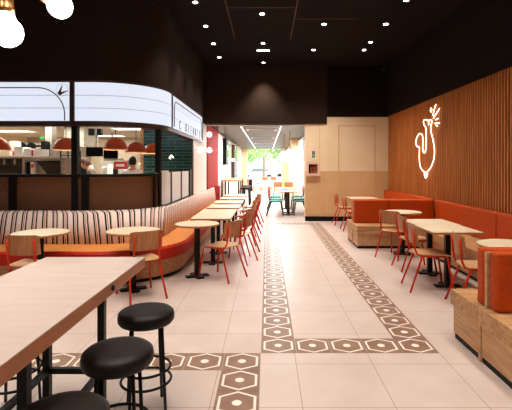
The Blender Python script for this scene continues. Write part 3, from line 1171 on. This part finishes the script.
def sconce(px, py, d, label):
    global sc0
    p = P(px, py, d)
    loc = (XL + .02, d, p.z)
    if sc0 is None:
        sc0 = thing('globe_sconce', label, 'wall lamp', loc, 0, 'white globe wall lamps')
        MB().ball((.09, 0, 0), .075).build('globe', M['globe'], sc0)
        MB().tube([(-.02, 0, 0), (.03, 0, 0)], .02).build('bracket', M['dark_trim'], sc0)
        return sc0
    return dup(sc0, loc, 0, label)


sconce(205, 134.5, 12.2, 'upper white globe lamp on the cream column beside the red ribs')
sconce(205, 150.2, 12.2, 'lower white globe lamp on the cream column beside the red ribs')
sconce(195.5, 150, 10.6, 'white globe lamp right of the green tiles under the sign')
sconce(224.3, 159, 18.2, 'white globe lamp on the far left wall, nearer of two')
sconce(232.3, 160, 20.8, 'white globe lamp on the far left wall, farther of two')

# ------------------------------------------------------------------ far room furniture
def wall_frame(name, y0, y1, z0, z1, m, label, cat, frame=M['blackplastic'], th=.05):
    t = thing(name, label, cat, (XL, (y0 + y1) / 2, z0))
    hy = (y1 - y0) / 2
    MB().box(0, th, -hy, hy, 0, z1 - z0).build('frame', frame, t)
    MB().box(th, th + .006, -hy + .05, hy - .05, .05, z1 - z0 - .05).build('picture', m, t)


wall_frame('menu_board', 15.1, 16.3, 2.02, 2.68, M['paper'], 'white board high on the far left wall right of red ribs', 'board', M['white'])
wall_frame('dark_screen', 17.0, 18.0, 1.6, 2.66, M['screen'], 'tall dark screen on the far left wall behind the first board', 'screen', th=.14)
wall_frame('green_poster', 18.4, 20.6, 1.75, 2.6, M['postergreen'], 'grey green poster on the far left wall between two dark panels', 'poster', M['white'])
wall_frame('wall_screen', 21.0, 23.2, .95, 2.6, M['screen'], 'tall dark brown panel on the far left wall reaching down to the bar', 'panel', M['dark_trim'], th=.16)
wall_frame('framed_screen', 23.8, 26.4, 1.85, 2.62, M['postergreen'], 'black framed picture farthest along the far left wall', 'picture')

bt_ = thing('bar_table', 'high wooden bar table with black legs along the far left wall', 'table', (-1.3, 16.6, 0))
MB().box(-.34, .34, -1.4, 1.4, .99, 1.04).build('tabletop', M['oaky'], bt_)
for x in (-.3, .3):
    for yy in (-1.3, 0, 1.3):
        MB().box(x - .025, x + .025, yy - .025, yy + .025, 0, .99).build('leg', M['black'], bt_)
fs = thing('far_stool', 'dark stool at the far bar table, nearest of three', 'stool', (-.78, 16.0, 0), 0, 'far bar stools')
MB().lathe([(.15, .66), (.19, .67), (.19, .72), (.16, .74)], (0, 0, 0), 20).build('seat', M['stoolblack'], fs)
for k in range(4):
    a = PI / 4 + k * PI / 2
    MB().tube([(.14 * math.cos(a), .14 * math.sin(a), .66), (.19 * math.cos(a), .19 * math.sin(a), 0)], .014, 8).build('leg', M['black'], fs)
dup(fs, (-.78, 16.8, 0), 0, 'dark stool at the far bar table, second of three')
dup(fs, (-.78, 17.6, 0), 0, 'dark stool at the far bar table, last of three')

FG = 'far dining chairs'
fc = make_chair('dark-framed chair with teal seat at the far right table, near left side', FG, (.30, 13.35, 0), Rr, M['teal'], M['black'], M['coral'])
dup(fc, (.32, 14.05, 0), Rr, 'dark-framed chair with teal seat at the far right table, second on the left', FG)
dup(fc, (.32, 15.2, 0), Rr, 'dark-framed chair with teal seat at the second far table, left side', FG)
dup(fc, (1.08, 13.35, 0), L, 'dark-framed chair with teal seat at the far right table, near right side', FG)
dup(fc, (1.08, 14.1, 0), L, 'dark-framed chair with teal seat at the far right table, second on the right', FG)
dup(fc, (1.10, 15.3, 0), L, 'dark-framed chair with teal seat at the second far table, right side', FG)
fw = make_chair('wood-backed chair behind the far tables, left one', FG, (.52, 19.3, 0), PI, M['chairseat'], M['black'], M['chairwood'])
dup(fw, (1.0, 19.0, 0), PI, 'wood-backed chair behind the far tables, right one', FG)
fr_ = make_chair('wood-backed chair alone before the far window, left one', FG, (-.10, 27.8, 0), PI, M['chairseat'], M['redmetal'], M['chairwood'])
dup(fr_, (.48, 28.2, 0), PI, 'wood-backed chair before the far window, right one', FG)
dup(c0, (-.62, 26.2, 0), L, 'small red chair standing alone on the bright far floor', FG)
dup(c0, (-1.25, 23.6, 0), L + .2, 'orange red chair at the end of the far bar table', FG)
rect_table(.70, 13.75, .72, 1.0, 'far dining table nearest the cream wall opening', 'far dining tables', 2)
rect_table(.70, 15.35, .70, .9, 'far dining table behind the nearest one', 'far dining tables')
b = thing('litter_bin', 'narrow black bin on the bright far floor beside the red chair', 'bin', (-.98, 26.0, 0))
MB().box(-.11, .11, -.11, .11, 0, .68).build('body', M['blackplastic'], b, bevel=.01)
MB().box(-.12, .12, -.12, .12, .68, .72).build('lid', M['dsteel'], b)

pd = thing('globe_pendant', 'large white globe pendant over the far tables, right one', 'pendant lamp', (.78, 14.3, 2.74), 0, 'white pendants over the far tables')
MB().ball((0, 0, -.85), .20).build('globe', M['globe'], pd)
MB().tube([(0, 0, 0), (0, 0, -.56)], .008).build('cord', M['black'], pd)
MB().lathe([(.05, -.66), (.045, -.55), (.01, -.54)], (0, 0, 0), 16).build('cap', M['steel'], pd)
dup(pd, (.66, 15.8, 2.74), 0, 'large white globe pendant over the far tables, left one')

for x in (-.76, .43):
    t = thing('linear_light', 'thin white light line in the far ceiling, ' + ('left' if x < 0 else 'right') + ' one', 'light', (x, 21, 2.74), 0, 'light lines in the far ceiling')
    MB().box(-.016, .016, -8.5, 8.5, -.0205, -.0005).build('housing', M['white'], t)
    MB().box(-.011, .011, -8.45, 8.45, -.026, -.018).build('diffuser', M['led'], t)
    li = bpy.data.lights.new('linear_lamp', 'AREA'); li.shape = 'RECTANGLE'; li.size = .016; li.size_y = 16.8; li.energy = FAR_LED_W
    lo = bpy.data.objects.new('linear_lamp', li); lo.location = (x, 21, 2.70); COL.objects.link(lo)
vt = thing('ceiling_vent', 'dark square vent in the far ceiling, nearest', 'vent', (-.16, 14.0, 2.74), 0, 'vents in the far ceiling')
MB().box(-.5, .5, -.2, .2, -.015, 0).build('frame', M['white'], vt)
MB().box(-.42, .42, -.12, .12, -.02, -.013).build('grille', M['ring'], vt)
dup(vt, (-.16, 18.2, 2.74), 0, 'dark square vent in the far ceiling, second')
dup(vt, (-.16, 22.8, 2.74), 0, 'dark square vent in the far ceiling, farthest')

# ------------------------------------------------------------------ outside the far window
ct = thing('sheer_curtain', 'white sheer curtain glowing at the right edge of the far room', 'curtain', (XFR - .05, 18.25, 0))
mb = MB()
pp_ = [(.022 * math.sin(i * .9), -1.35 + i * .05) for i in range(55)]
prev = None
for (cx_, cy_) in pp_:
    q_ = (mb.bm.verts.new((cx_, cy_, .04)), mb.bm.verts.new((cx_, cy_, 2.66)))
    if prev:
        mb.face([prev[0], q_[0], q_[1], prev[1]], 0, True)
    prev = q_
mb.build('cloth', M['sheer'], ct)
MB().tube([(0, -1.4, 2.68), (0, 1.4, 2.68)], .015).build('rail', M['white'], ct)
struct(MB().box(-4, 5, 33, 33.2, -.1, .68).build('wall_outside', M['pave']))
struct(MB().box(-40, 40, -30, 75, -.2, -.1).build('ground_outside', M['pave']))


def tree(x, y, h, r, label, seed):
    rnd = random.Random(seed)
    t = thing('street_tree', label, 'tree', (x, y, -.1), 0, 'trees outside the far window')
    mb = MB()
    mb.tube([(0, 0, 0), (.05, 0, h * .3), (-.05, .05, h * .55), (0, 0, h * .8)], [.14, .11, .08, .03], 10)
    for k in range(5):
        a = k * 1.3
        mb.tube([(0, 0, h * (.35 + .06 * k)), (.5 * r * math.cos(a), .5 * r * math.sin(a), h * (.55 + .06 * k))], [.05, .02], 8)
    mb.build('trunk', M['bark'], t)
    mb = MB()
    for k in range(1500):
        v = Vector((rnd.gauss(0, 1), rnd.gauss(0, 1), rnd.gauss(0, 1))).normalized() * (rnd.random() ** .4)
        p = Vector((v.x * r, v.y * r, h * .66 + v.z * h * .36))
        a = Vector((rnd.gauss(0, 1), rnd.gauss(0, 1), rnd.gauss(0, 1))).normalized() * rnd.uniform(.09, .17)
        b = a.orthogonal().normalized() * a.length * .55
        mb.face([mb.bm.verts.new(q) for q in (p - a, p + b, p + a, p - b)])
    mb.build('foliage', M['leaf'], t, keep_normals=True)


tree(-1.9, 36, 5.4, 1.9, 'leafy tree outside the far window, left of the view', 3)
tree(1.9, 40.5, 6.0, 1.9, 'leafy tree outside the far window, right of the view', 4)
tree(-.3, 46, 7, 2.2, 'leafy tree outside the far window, behind the other two', 5)


def car(x, y, m, label):
    t = thing('parked_car', label, 'car', (x, y, -.1), 0, 'cars outside the far window')
    prof = [(-2.1, .25), (-2.15, .6), (-1.9, .8), (-1.1, .88), (-.6, 1.35), (.9, 1.38), (1.6, .95), (2.1, .85), (2.15, .3)]
    MB().rings([[Vector((px, yy, pz)) for px, pz in prof] for yy in (-.8, .8)], 0, False).build('body', m, t, bevel=.06)
    MB().rings([[Vector((px, yy, pz)) for px, pz in ((-.95, .92), (-.56, 1.28), (.85, 1.3), (1.4, .95))] for yy in (-.81, .81)], 0, False).build('side_window', M['carglass'], t)
    for wx in (-1.3, 1.3):
        for wy in (-.75, .75):
            MB().tube([(wx, wy - .1, .3), (wx, wy + .1, .3)], .3, 20).build('wheel', M['rubber'], t)


car(-1.0, 51, M['carwhite'], 'pale car parked outside beyond the far window, left one')
car(3.0, 56, M['carblue'], 'blue car parked outside beyond the far window, right one')

# ------------------------------------------------------------------ inside the kitchen
dm = None


def dome(px, py, d, label):
    global dm
    p = P(px, py, d)
    loc = (p.x, p.y, p.z)
    if dm is None:
        dm = thing('dome_pendant', label, 'pendant lamp', loc, 0, 'terracotta dome lamps in the kitchen')
        mb = MB()
        R_ = .215
        pr_ = [(R_ * math.cos(a * PI / 24), -.0 + R_ * 1.0 * math.sin(a * PI / 24)) for a in range(12)]
        pr_ = pr_ + [(.02, R_)] + [(.018, R_ - .01)] + [((R_ - .008) * math.cos(a * PI / 24), (R_ - .01) * math.sin(a * PI / 24)) for a in range(11, -1, -1)]
        mb.lathe(pr_, (0, 0, 0), 32, caps=False)
        mb.build('shade', M['dome'], dm)
        MB().lathe([(.216, -.012), (.218, -.006), (.216, .002), (.208, .002), (.208, -.012)], (0, 0, 0), 32, caps=False).build('rim', M['domein'], dm)
        MB().ball((0, 0, .05), .045).build('bulb', M['bulb'], dm)
        MB().tube([(0, 0, R_ - .01), (0, 0, R_ + .6)], .006).build('cord', M['black'], dm)
        return dm
    return dup(dm, loc, 0, label)


dome(66, 149.7, 7.55, 'terracotta dome lamp beside the dark post of the kitchen opening')
dome(-2.5, 150, 7.55, 'terracotta dome lamp cut by the left picture edge')
dome(115.5, 149.4, 7.95, 'terracotta dome lamp right of the two dark monitors, largest of the right group')
dome(136, 152.3, 8.75, 'terracotta dome lamp above the person in the pale blue shirt')
dome(152, 153.4, 9.6, 'terracotta dome lamp before the green tiled wall')


def kbox(name, x0, x1, y0, y1, d0, d1, m, label=None, cat=None, bev=0.0, group=None):
    a, b = P(x0, y1, d0), P(x1, y0, d0)
    o = MB().box(a.x, b.x, d0, d1, a.z, b.z).build(name, m, bevel=bev)
    return tag(o, label, cat, group)


# steel back counter with an oven cabinet and slanted guard
t = thing('steel_cabinet', 'dark steel cabinet with two door handles at left of the kitchen', 'cabinet', (P(0, 0, 8.2).x, 8.2, 0))
IM = Matrix.Translation((-t.location.x, -8.2, 0))
a, b = P(-30, 158, 8.2), P(22.5, 158, 8.2)


def kb(mb, name, m, tt=t, im=None, **k):
    o = mb.build(name, m, tt, **k)
    o.matrix_parent_inverse = im or IM
    return o


kb(MB().box(a.x, b.x, 8.22, 8.9, 0, 1.70), 'body', M['dsteel'])
kb(MB().box(a.x, b.x + .05, 8.18, 8.92, 1.70, 1.735), 'top', M['steel'])
for px in (-8, 10.2):
    q = P(px, 160, 8.2)
    e = P(px + 11.5 if px > 0 else px + 17.5, 160, 8.2)
    dd = kb(MB().box(q.x, e.x, 8.195, 8.22, .9, 1.68), 'door', M['dsteel'])
    q = P(15.3 if px > 0 else 4.8, 162, 8.19)
    MB().box(q.x - .012, q.x + .012, 8.15, 8.195, q.z - .05, q.z + .05).build('handle', M['steel'], dd)
kb(MB().box(b.x, b.x + .05, 8.19, 8.9, 0, 1.70), 'side_post', M['steel'])
t2 = thing('steel_worktop', 'stainless steel worktop with slanted guard in the kitchen middle left', 'worktop', (P(44, 0, 8.2).x, 8.2, 0))
IM2 = Matrix.Translation((-t2.location.x, -8.2, 0))
a, b = P(26, 158, 8.2), P(62, 158, 8.2)
kb(MB().box(a.x, b.x, 8.2, 9.0, 1.66, 1.715), 'top_shelf', M['steel'], t2, IM2)
kb(MB().box(a.x, b.x, 8.3, 9.0, 0, 1.28), 'cabinet', M['steel'], t2, IM2)
kb(MB().box(a.x, a.x + .05, 8.25, 8.95, 1.28, 1.66), 'upright', M['steel'], t2, IM2)
kb(MB().box(b.x - .05, b.x, 8.25, 8.95, 1.28, 1.66), 'upright', M['steel'], t2, IM2)
p0, p1, p2, p3 = P(35, 162, 8.3), P(60, 160, 8.3), P(60, 178, 8.3), P(47, 178, 8.3)
mb = MB()
mb.rings([[p0, p1, p2, p3], [v + Vector((0, .35, 0)) for v in (p0, p1, p2, p3)]], 0, False)
kb(mb, 'slanted_guard', M['dsteel'], t2, IM2)
p0, p1, p2, p3 = P(35, 162, 8.28), P(36.5, 162, 8.28), P(50, 178, 8.28), P(35, 178, 8.28)
kb(MB().rings([[p0, p1, p2, p3], [v + Vector((0, .3, 0)) for v in (p0, p1, p2, p3)]], 0, False), 'bright_guard', M['steel'], t2, IM2)
# small things on and around the worktops
CG = 'cartons in the kitchen'
kbox('paper_carton', 14, 22.5, 147, 155.3, 8.35, 8.65, M['paper'], 'white carton on the dark steel cabinet, front one', 'carton', group=CG)
kbox('paper_carton', 9.5, 15.5, 141, 155.3, 8.7, 8.9, M['pinkpaper'], 'pinkish carton standing behind the front white carton', 'carton', group=CG)
kbox('paper_carton', 24, 31, 148.5, 156.0, 8.35, 8.7, M['paper'], 'white carton on the steel shelf, left of the red strip', 'carton', group=CG)
kbox('paper_carton', 33.2, 40, 149, 156.0, 8.35, 8.7, M['paper'], 'white carton on the steel shelf, right of the red strip', 'carton', group=CG)
kbox('red_packet', 31.6, 32.8, 150, 156.0, 8.35, 8.6, M['redbox'], 'thin red packet between two white cartons on the shelf', 'packet')
kbox('red_packet', 12.4, 13.5, 151, 155.3, 8.35, 8.6, M['redbox'], 'thin red packet left of the front white carton', 'packet')
t = thing('card_terminal', 'black and white terminal below the steel shelf at left', 'terminal', P(30, 176, 8.15))
MB().box(-.07, .005, 0, .08, -.0, .27).build('black_half', M['blackplastic'], t)
MB().box(.01, .08, 0, .08, 0, .27).build('white_half', M['paper'], t)
MB().box(.02, .07, -.005, 0, .16, .23).build('red_patch', M['redbox'], t)
kbox('steel_column', 45.3, 52, 125, 157, 8.9, 9.1, M['steel'], 'brushed steel column rising from the kitchen shelf', 'column')
kbox('black_machine', 40.6, 45, 141, 156.0, 8.7, 9.0, M['blackplastic'], 'upright black machine left of the steel column', 'machine', .01)
t = thing('wall_bracket', 'black wall bracket with two dark fans in the left kitchen', 'bracket', P(32, 146, 9.4))
MB().box(-.28, .28, 0, .06, -.02, .02).build('bar', M['blackplastic'], t)
for dx in (-.18, .02):
    MB().tube([(dx, -.1, 0), (dx, .02, 0)], .075, 16).build('fan', M['blackplastic'], t)
kbox('exit_sign', 39.8, 43.4, 136.8, 139.0, 11.5, 11.56, M['exitgreen'], 'small green exit sign far back in the kitchen', 'sign')
# shelf rack
t = thing('shelf_rack', 'dark wire shelf rack with small items beside the kitchen post', 'shelf', (P(67, 0, 9.4).x, 9.4, 0))
for x in (-.14, .14):
    for yy in (0, .35):
        MB().box(x - .012, x + .012, yy - .012, yy + .012, 0, 1.9).build('upright', M['black'], t)
for k, z in enumerate((1.35, 1.48, 1.62, 1.78)):
    MB().box(-.15, .15, 0, .36, z, z + .015).build('shelf_board', M['dsteel'], t)
cols_ = ['steel', 'paper', 'exitgreen', 'redbox', 'frost']
for z, dz in ((1.365, .08), (1.495, .08), (1.635, .08)):
    for k, dx in enumerate((-.09, 0, .09)):
        nm = ['bottom', 'middle', 'top'][[1.365, 1.495, 1.635].index(z)]
        o = MB().box(-.03, .03, -.04, .04, 0, dz).build('sauce_tub', M[['steel', 'paper', 'redbox'][(k + int(z * 10)) % 3]])
        o.location = (t.location.x + dx, 9.5, z + .0005)
        tag(o, f'small tub on the {nm} rack shelf, ' + ['left', 'middle', 'right'][k], 'tub', 'tubs on the kitchen rack')


def monitor(px0, px1, py0, py1, d, label):
    a, b = P(px0, py1, d), P(px1, py0, d)
    t = thing('order_monitor', label, 'monitor', ((a.x + b.x) / 2, d, a.z), 0, 'monitors in the kitchen')
    w, h = (b.x - a.x) / 2, b.z - a.z
    MB().box(-w, w, 0, .05, 0, h).build('case', M['blackplastic'], t, bevel=.005)
    MB().box(-w + .015, w - .015, -.003, 0, .015, h - .015).build('screen', M['screen'], t)
    MB().tube([(0, .05, h * .6), (0, .1, h), (0, .1, 2.62 - a.z)], .015).build('mount', M['steel'], t)


monitor(86, 102.3, 147, 156.5, 9.0, 'dark monitor left of the largest right dome lamp, upper left of two')
monitor(103.4, 117.4, 150, 158.5, 9.3, 'dark monitor under the dome lamp, right of two')
t = thing('ceiling_speakers', 'pair of small black boxes hanging from the kitchen ceiling', 'speaker', P(95.5, 130, 9.6))
for dx in (-.1, .06):
    MB().box(dx - .065, dx + .065, 0, .12, -.12, .03).build('speaker_box', M['blackplastic'], t)
MB().box(-.05, .03, .03, .08, -.4, .0).build('post', M['kceil'], t)
kbox('printer_shelf', 103, 122, 158.6, 160.6, 9.35, 9.5, M['paper'], 'white ledge behind the lower dark monitor', 'shelf')
t = thing('red_poster', 'red and white menu poster left of the person in blue', 'poster', P(121, 170, 9.9))
MB().box(-.17, .15, 0, .015, .02, .20).build('red_sheet', M['redbox'], t)
MB().box(-.12, .08, -.004, 0, .08, .14).build('white_band', M['paper'], t)
kbox('steel_oven', 100, 128, 160, 192, 11.5, 12.1, M['steel'], 'pale steel oven at the back between the two people', 'oven', .01)
kbox('white_fridge', 52, 82, 148, 215, 12.6, 13.3, M['steel'], 'pale steel upright fridge at the back behind the rack', 'fridge', .02)
kbox('dark_equipment', 0, 40, 143, 215, 11.6, 12.2, M['kwall'], 'beige equipment bank at the back left of the kitchen', 'cabinet', .01)
kbox('steel_hood', 64, 84, 125.8, 147, 11.4, 12.3, M['steel'], 'steel extractor hood behind the post', 'hood', .01)
t = thing('back_counter', 'steel back counter with dark fronts along the kitchen middle', 'counter', (P(110, 0, 10.9).x, 10.9, 0))
MB().box(-1.5, 1.0, 0, .5, 1.26, 1.30).build('worktop', M['steel'], t)
MB().box(-1.5, 1.0, .03, .5, 0, 1.26).build('front', M['dsteel'], t)
for (nm, px, w, h, m_, lab, cat) in (
        ('black_grinder', 84, .16, .34, 'blackplastic', 'black grinder at the left end of the back counter', 'grinder'),
        ('white_canister', 91, .13, .26, 'paper', 'white canister beside the black grinder', 'canister'),
        ('steel_canister', 104.5, .14, .24, 'steel', 'steel canister right of the person in grey', 'canister'),
        ('white_box', 111, .14, .30, 'paper', 'white box between steel canister and red poster', 'box'),
        ('dark_box', 115.5, .10, .20, 'blackplastic', 'small dark box left of the red poster', 'box'),
        ('steel_urn', 141, .14, .34, 'steel', 'steel urn right of the person in pale blue', 'urn')):
    q_ = P(px, 0, 11.0)
    bev_ = MB()
    if 'canister' in nm or 'urn' in nm:
        bev_.lathe([(w * .46, 0), (w * .5, .01), (w * .5, h * .85), (w * .4, h), (w * .1, h * 1.02)], (0, 0, 0), 24)
    else:
        bev_.box(-w / 2, w / 2, -w / 2, w / 2, 0, h * .8).box(-w * .42, w * .42, -w * .42, w * .42, h * .8, h)
    o = bev_.build(nm, M[m_])
    o.location = (q_.x, 11.0, 1.3005)
    tag(o, lab, cat)
# bench under the front opening
struct(MB().box(-9, -2.7, 6.76, 7.25, 1.30, 1.40).build('trim_13', M['steel']))
# kitchen ceiling lights
kl0 = None
for (px, py, d, nm) in ((12, 133, 13.0, 'left one'), (58, 131.5, 10.7, 'middle one'), (106, 137, 15.0, 'low one behind the dome lamp'), (134, 131, 12.2, 'right one'), (-30, 133, 10.0, 'outside the left edge'), (110, 110, 10.2, 'added unseen behind the sign band as extra light, middle'), (20, 110, 8.6, 'added unseen behind the sign band as extra light, left')):  # last two are unseen, added to brighten shirts and steel below
    x = (px - CX) * d / FPX
    lab = f'white panel light in the kitchen ceiling, {nm}'
    if kl0 is None:
        kl0 = thing('panel_light', lab, 'light', (x, d, 2.62), 0, 'kitchen ceiling lights')
        MB().box(-.62, .62, -.32, .32, -.012, 0).build('frame', M['white'], kl0)
        MB().box(-.58, .58, -.28, .28, -.016, -.01).build('diffuser', M['kled'], kl0)
    else:
        dup(kl0, (x, d, 2.62), 0, lab)
    li = bpy.data.lights.new('panel_lamp', 'AREA'); li.shape = 'RECTANGLE'; li.size = 1.1; li.size_y = .5; li.energy = 34; li.color = (1, .96, .88)
    lo = bpy.data.objects.new('panel_lamp', li); lo.location = (x, d, 2.58); COL.objects.link(lo)


# ------------------------------------------------------------------ people
def skin_mesh(verts, edges, root=0):
    me = bpy.data.meshes.new('tmp')
    me.from_pydata([v[0] for v in verts], edges, [])
    o = bpy.data.objects.new('tmp', me)
    COL.objects.link(o)
    md = o.modifiers.new('skin', 'SKIN')
    md.use_smooth_shade = True
    for i, v in enumerate(verts):
        r = v[1]
        me.skin_vertices[0].data[i].radius = r if isinstance(r, tuple) else (r, r)
        me.skin_vertices[0].data[i].use_root = (i == root)
    sbd = o.modifiers.new('sub', 'SUBSURF')
    sbd.levels = sbd.render_levels = 2
    dg = bpy.context.evaluated_depsgraph_get()
    out = bpy.data.meshes.new_from_object(o.evaluated_get(dg))
    bpy.data.objects.remove(o)
    return out


def person(label, loc, rz, lean, hairm, shirtm, height=1.75):
    t = thing('person', label, 'person', loc, rz)
    k = height / 1.75
    # faces +Y; lean turns the upper body forward about the hips
    rot = Matrix.Translation((0, 0, .95)) @ Matrix.Rotation(-lean, 4, 'X') @ Matrix.Translation((0, 0, -.95))

    def U(x, y, z):
        return tuple((rot @ Vector((x, y, z))) * k)

    def D(x, y, z):
        return tuple(Vector((x, y, z)) * k)
    V = [(D(0, 0, .95), (.15, .11)), (U(0, .01, 1.12), (.135, .10)), (U(0, 0, 1.32), (.16, .11)), (U(0, -.01, 1.44), (.10, .08)), (U(0, 0, 1.52), (.055, .058)), (U(0, .015, 1.60), (.06, .07))]
    E = [(0, 1), (1, 2), (2, 3), (3, 4), (4, 5)]
    hands = []
    for s in (-1, 1):
        b = len(V)
        V += [(U(s * .17, -.01, 1.42), .062), (U(s * .235, -.02, 1.14), .045), (U(s * .18, .2, 1.06), .036), (U(s * .15, .27, 1.07), .03)]
        E += [(3, b), (b, b + 1), (b + 1, b + 2), (b + 2, b + 3)]
        hands.append((s, Vector(V[b + 3][0])))
        b = len(V)
        V += [(D(s * .095, 0, .86), .085), (D(s * .1, .01, .5), .06), (D(s * .1, -.02, .1), .042), (D(s * .1, .13, .03), (.04, .03))]
        E += [(0, b), (b, b + 1), (b + 1, b + 2), (b + 2, b + 3)]
    bm = bmesh.new()
    tm = skin_mesh(V, E)
    bm.from_mesh(tm)
    for s, hp in hands:
        fv = [(tuple(hp), .026), (tuple(hp + Vector((0, .07, -.005))), .03)]
        tm2 = skin_mesh([(fv[0][0], (.026, .016)), (fv[1][0], (.036, .015))], [(0, 1)])
        bm.from_mesh(tm2)
        for j, (dx, ln) in enumerate(((-.03, .06), (-.01, .075), (.01, .07), (.03, .055))):
            q = hp + Vector((dx, .07, -.005))
            tm2 = skin_mesh([(tuple(q), .0095), (tuple(q + Vector((0, ln * .5, -.005))), .009), (tuple(q + Vector((0, ln * .85, -.03))), .008)], [(0, 1), (1, 2)])
            bm.from_mesh(tm2)
        q = hp + Vector((-s * .03, .02, 0))
        tm2 = skin_mesh([(tuple(q), .011), (tuple(q + Vector((-s * .025, .035, -.005))), .010), (tuple(q + Vector((-s * .022, .06, -.02))), .009)], [(0, 1), (1, 2)])
        bm.from_mesh(tm2)
    hc = rot @ Vector((0, .03, 1.655)) * k
    R3 = rot.to_3x3()
    mbh = MB()
    mbh.ball((0, 0, 0), .1 * k, 0, 24, (.78, .98, 1.16))
    mbh.ball((0, .095 * k, -.01), .017 * k, 0, 10, (.9, 1.1, 1.5))
    mbh.ball((0, .03, -.085 * k), .05 * k, 0, 12, (.9, 1, .7))
    for s in (-1, 1):
        mbh.ball((s * .079 * k, 0, -.005), .028 * k, 0, 10, (.35, .7, 1.1))
    for v in mbh.bm.verts:
        v.co = R3 @ v.co + hc
    hm = bpy.data.meshes.new('tmp')
    mbh.bm.to_mesh(hm)
    mbh.bm.free()
    bm.from_mesh(hm)
    me = bpy.data.meshes.new('body')
    bm.to_mesh(me)
    bm.free()
    o = bpy.data.objects.new('body', me)
    rm = o.modifiers.new('remesh', 'REMESH')
    rm.mode = 'VOXEL'
    rm.voxel_size = .009
    rm.use_smooth_shade = True
    COL.objects.link(o)
    me2 = bpy.data.meshes.new_from_object(o.evaluated_get(bpy.context.evaluated_depsgraph_get()))
    bpy.data.objects.remove(o)
    me2.materials.clear()
    me2.materials.append(M['skin'])
    ob = bpy.data.objects.new('body', me2)
    COL.objects.link(ob)
    ob.parent = t
    # hair: a cap over the back and top of the head
    mbh = MB()
    mbh.ball((0, -.012, .018), .108 * k, 0, 24, (.80, .98, 1.13))
    dele = [v for v in mbh.bm.verts if (v.co.y > .05 and v.co.z < .05) or v.co.z < -.07]
    bmesh.ops.delete(mbh.bm, geom=dele, context='VERTS')
    for v in mbh.bm.verts:
        v.co = R3 @ v.co + hc
    ho = mbh.build('hair', hairm, t)
    sl = ho.modifiers.new('thick', 'SOLIDIFY'); sl.thickness = .012
    mbh = MB()
    for s in (-1, 1):
        mbh.ball((s * .032, .088 * k, .015), .012, 0, 10, (1.3, .6, .7))
    mbh.ball((0, .093 * k, -.05), .018, 0, 10, (1.3, .4, .25))
    for v in mbh.bm.verts:
        v.co = R3 @ v.co + hc
    mbh.build('face_features', M['eye'], t)
    # shirt
    SV = [(D(0, 0, .92), (.172, .13)), (U(0, .01, 1.12), (.155, .12)), (U(0, 0, 1.32), (.178, .128)), (U(0, -.01, 1.445), (.115, .092)), (U(0, -.005, 1.495), (.068, .068))]
    SE = [(0, 1), (1, 2), (2, 3), (3, 4)]
    for s in (-1, 1):
        b = len(SV)
        SV += [(U(s * .175, -.01, 1.42), .078), (U(s * .24, -.02, 1.14), .06), (U(s * .2, .13, 1.085), .052)]
        SE += [(3, b), (b, b + 1), (b + 1, b + 2)]
    ms = skin_mesh(SV, SE, 0)
    ms.materials.clear(); ms.materials.append(shirtm)
    for p in ms.polygons: p.use_smooth = True
    so_ = bpy.data.objects.new('shirt', ms); COL.objects.link(so_); so_.parent = t
    TV = [(D(0, 0, .95), (.165, .125))]
    TE = []
    for s in (-1, 1):
        b = len(TV)
        TV += [(D(s * .1, 0, .84), .1), (D(s * .1, .01, .5), .078), (D(s * .1, -.02, .1), .066)]
        TE += [(0, b), (b, b + 1), (b + 1, b + 2)]
    ms = skin_mesh(TV, TE, 0)
    ms.materials.clear(); ms.materials.append(M['trouser'])
    tr = bpy.data.objects.new('trousers', ms); COL.objects.link(tr); tr.parent = t
    return t


person('person with black hair in a pale blue shirt working with their back to us', (P(132, 0, 9.6).x, 9.6, 0), .1, .06, M['hair'], M['shirtblue'], 1.74)
person('person with brown hair in a grey shirt bending to the left in the kitchen', (P(99, 0, 10.4).x, 10.4, 0), PI / 2 + .35, .42, M['hairbrown'], M['shirtgrey'], 1.78)
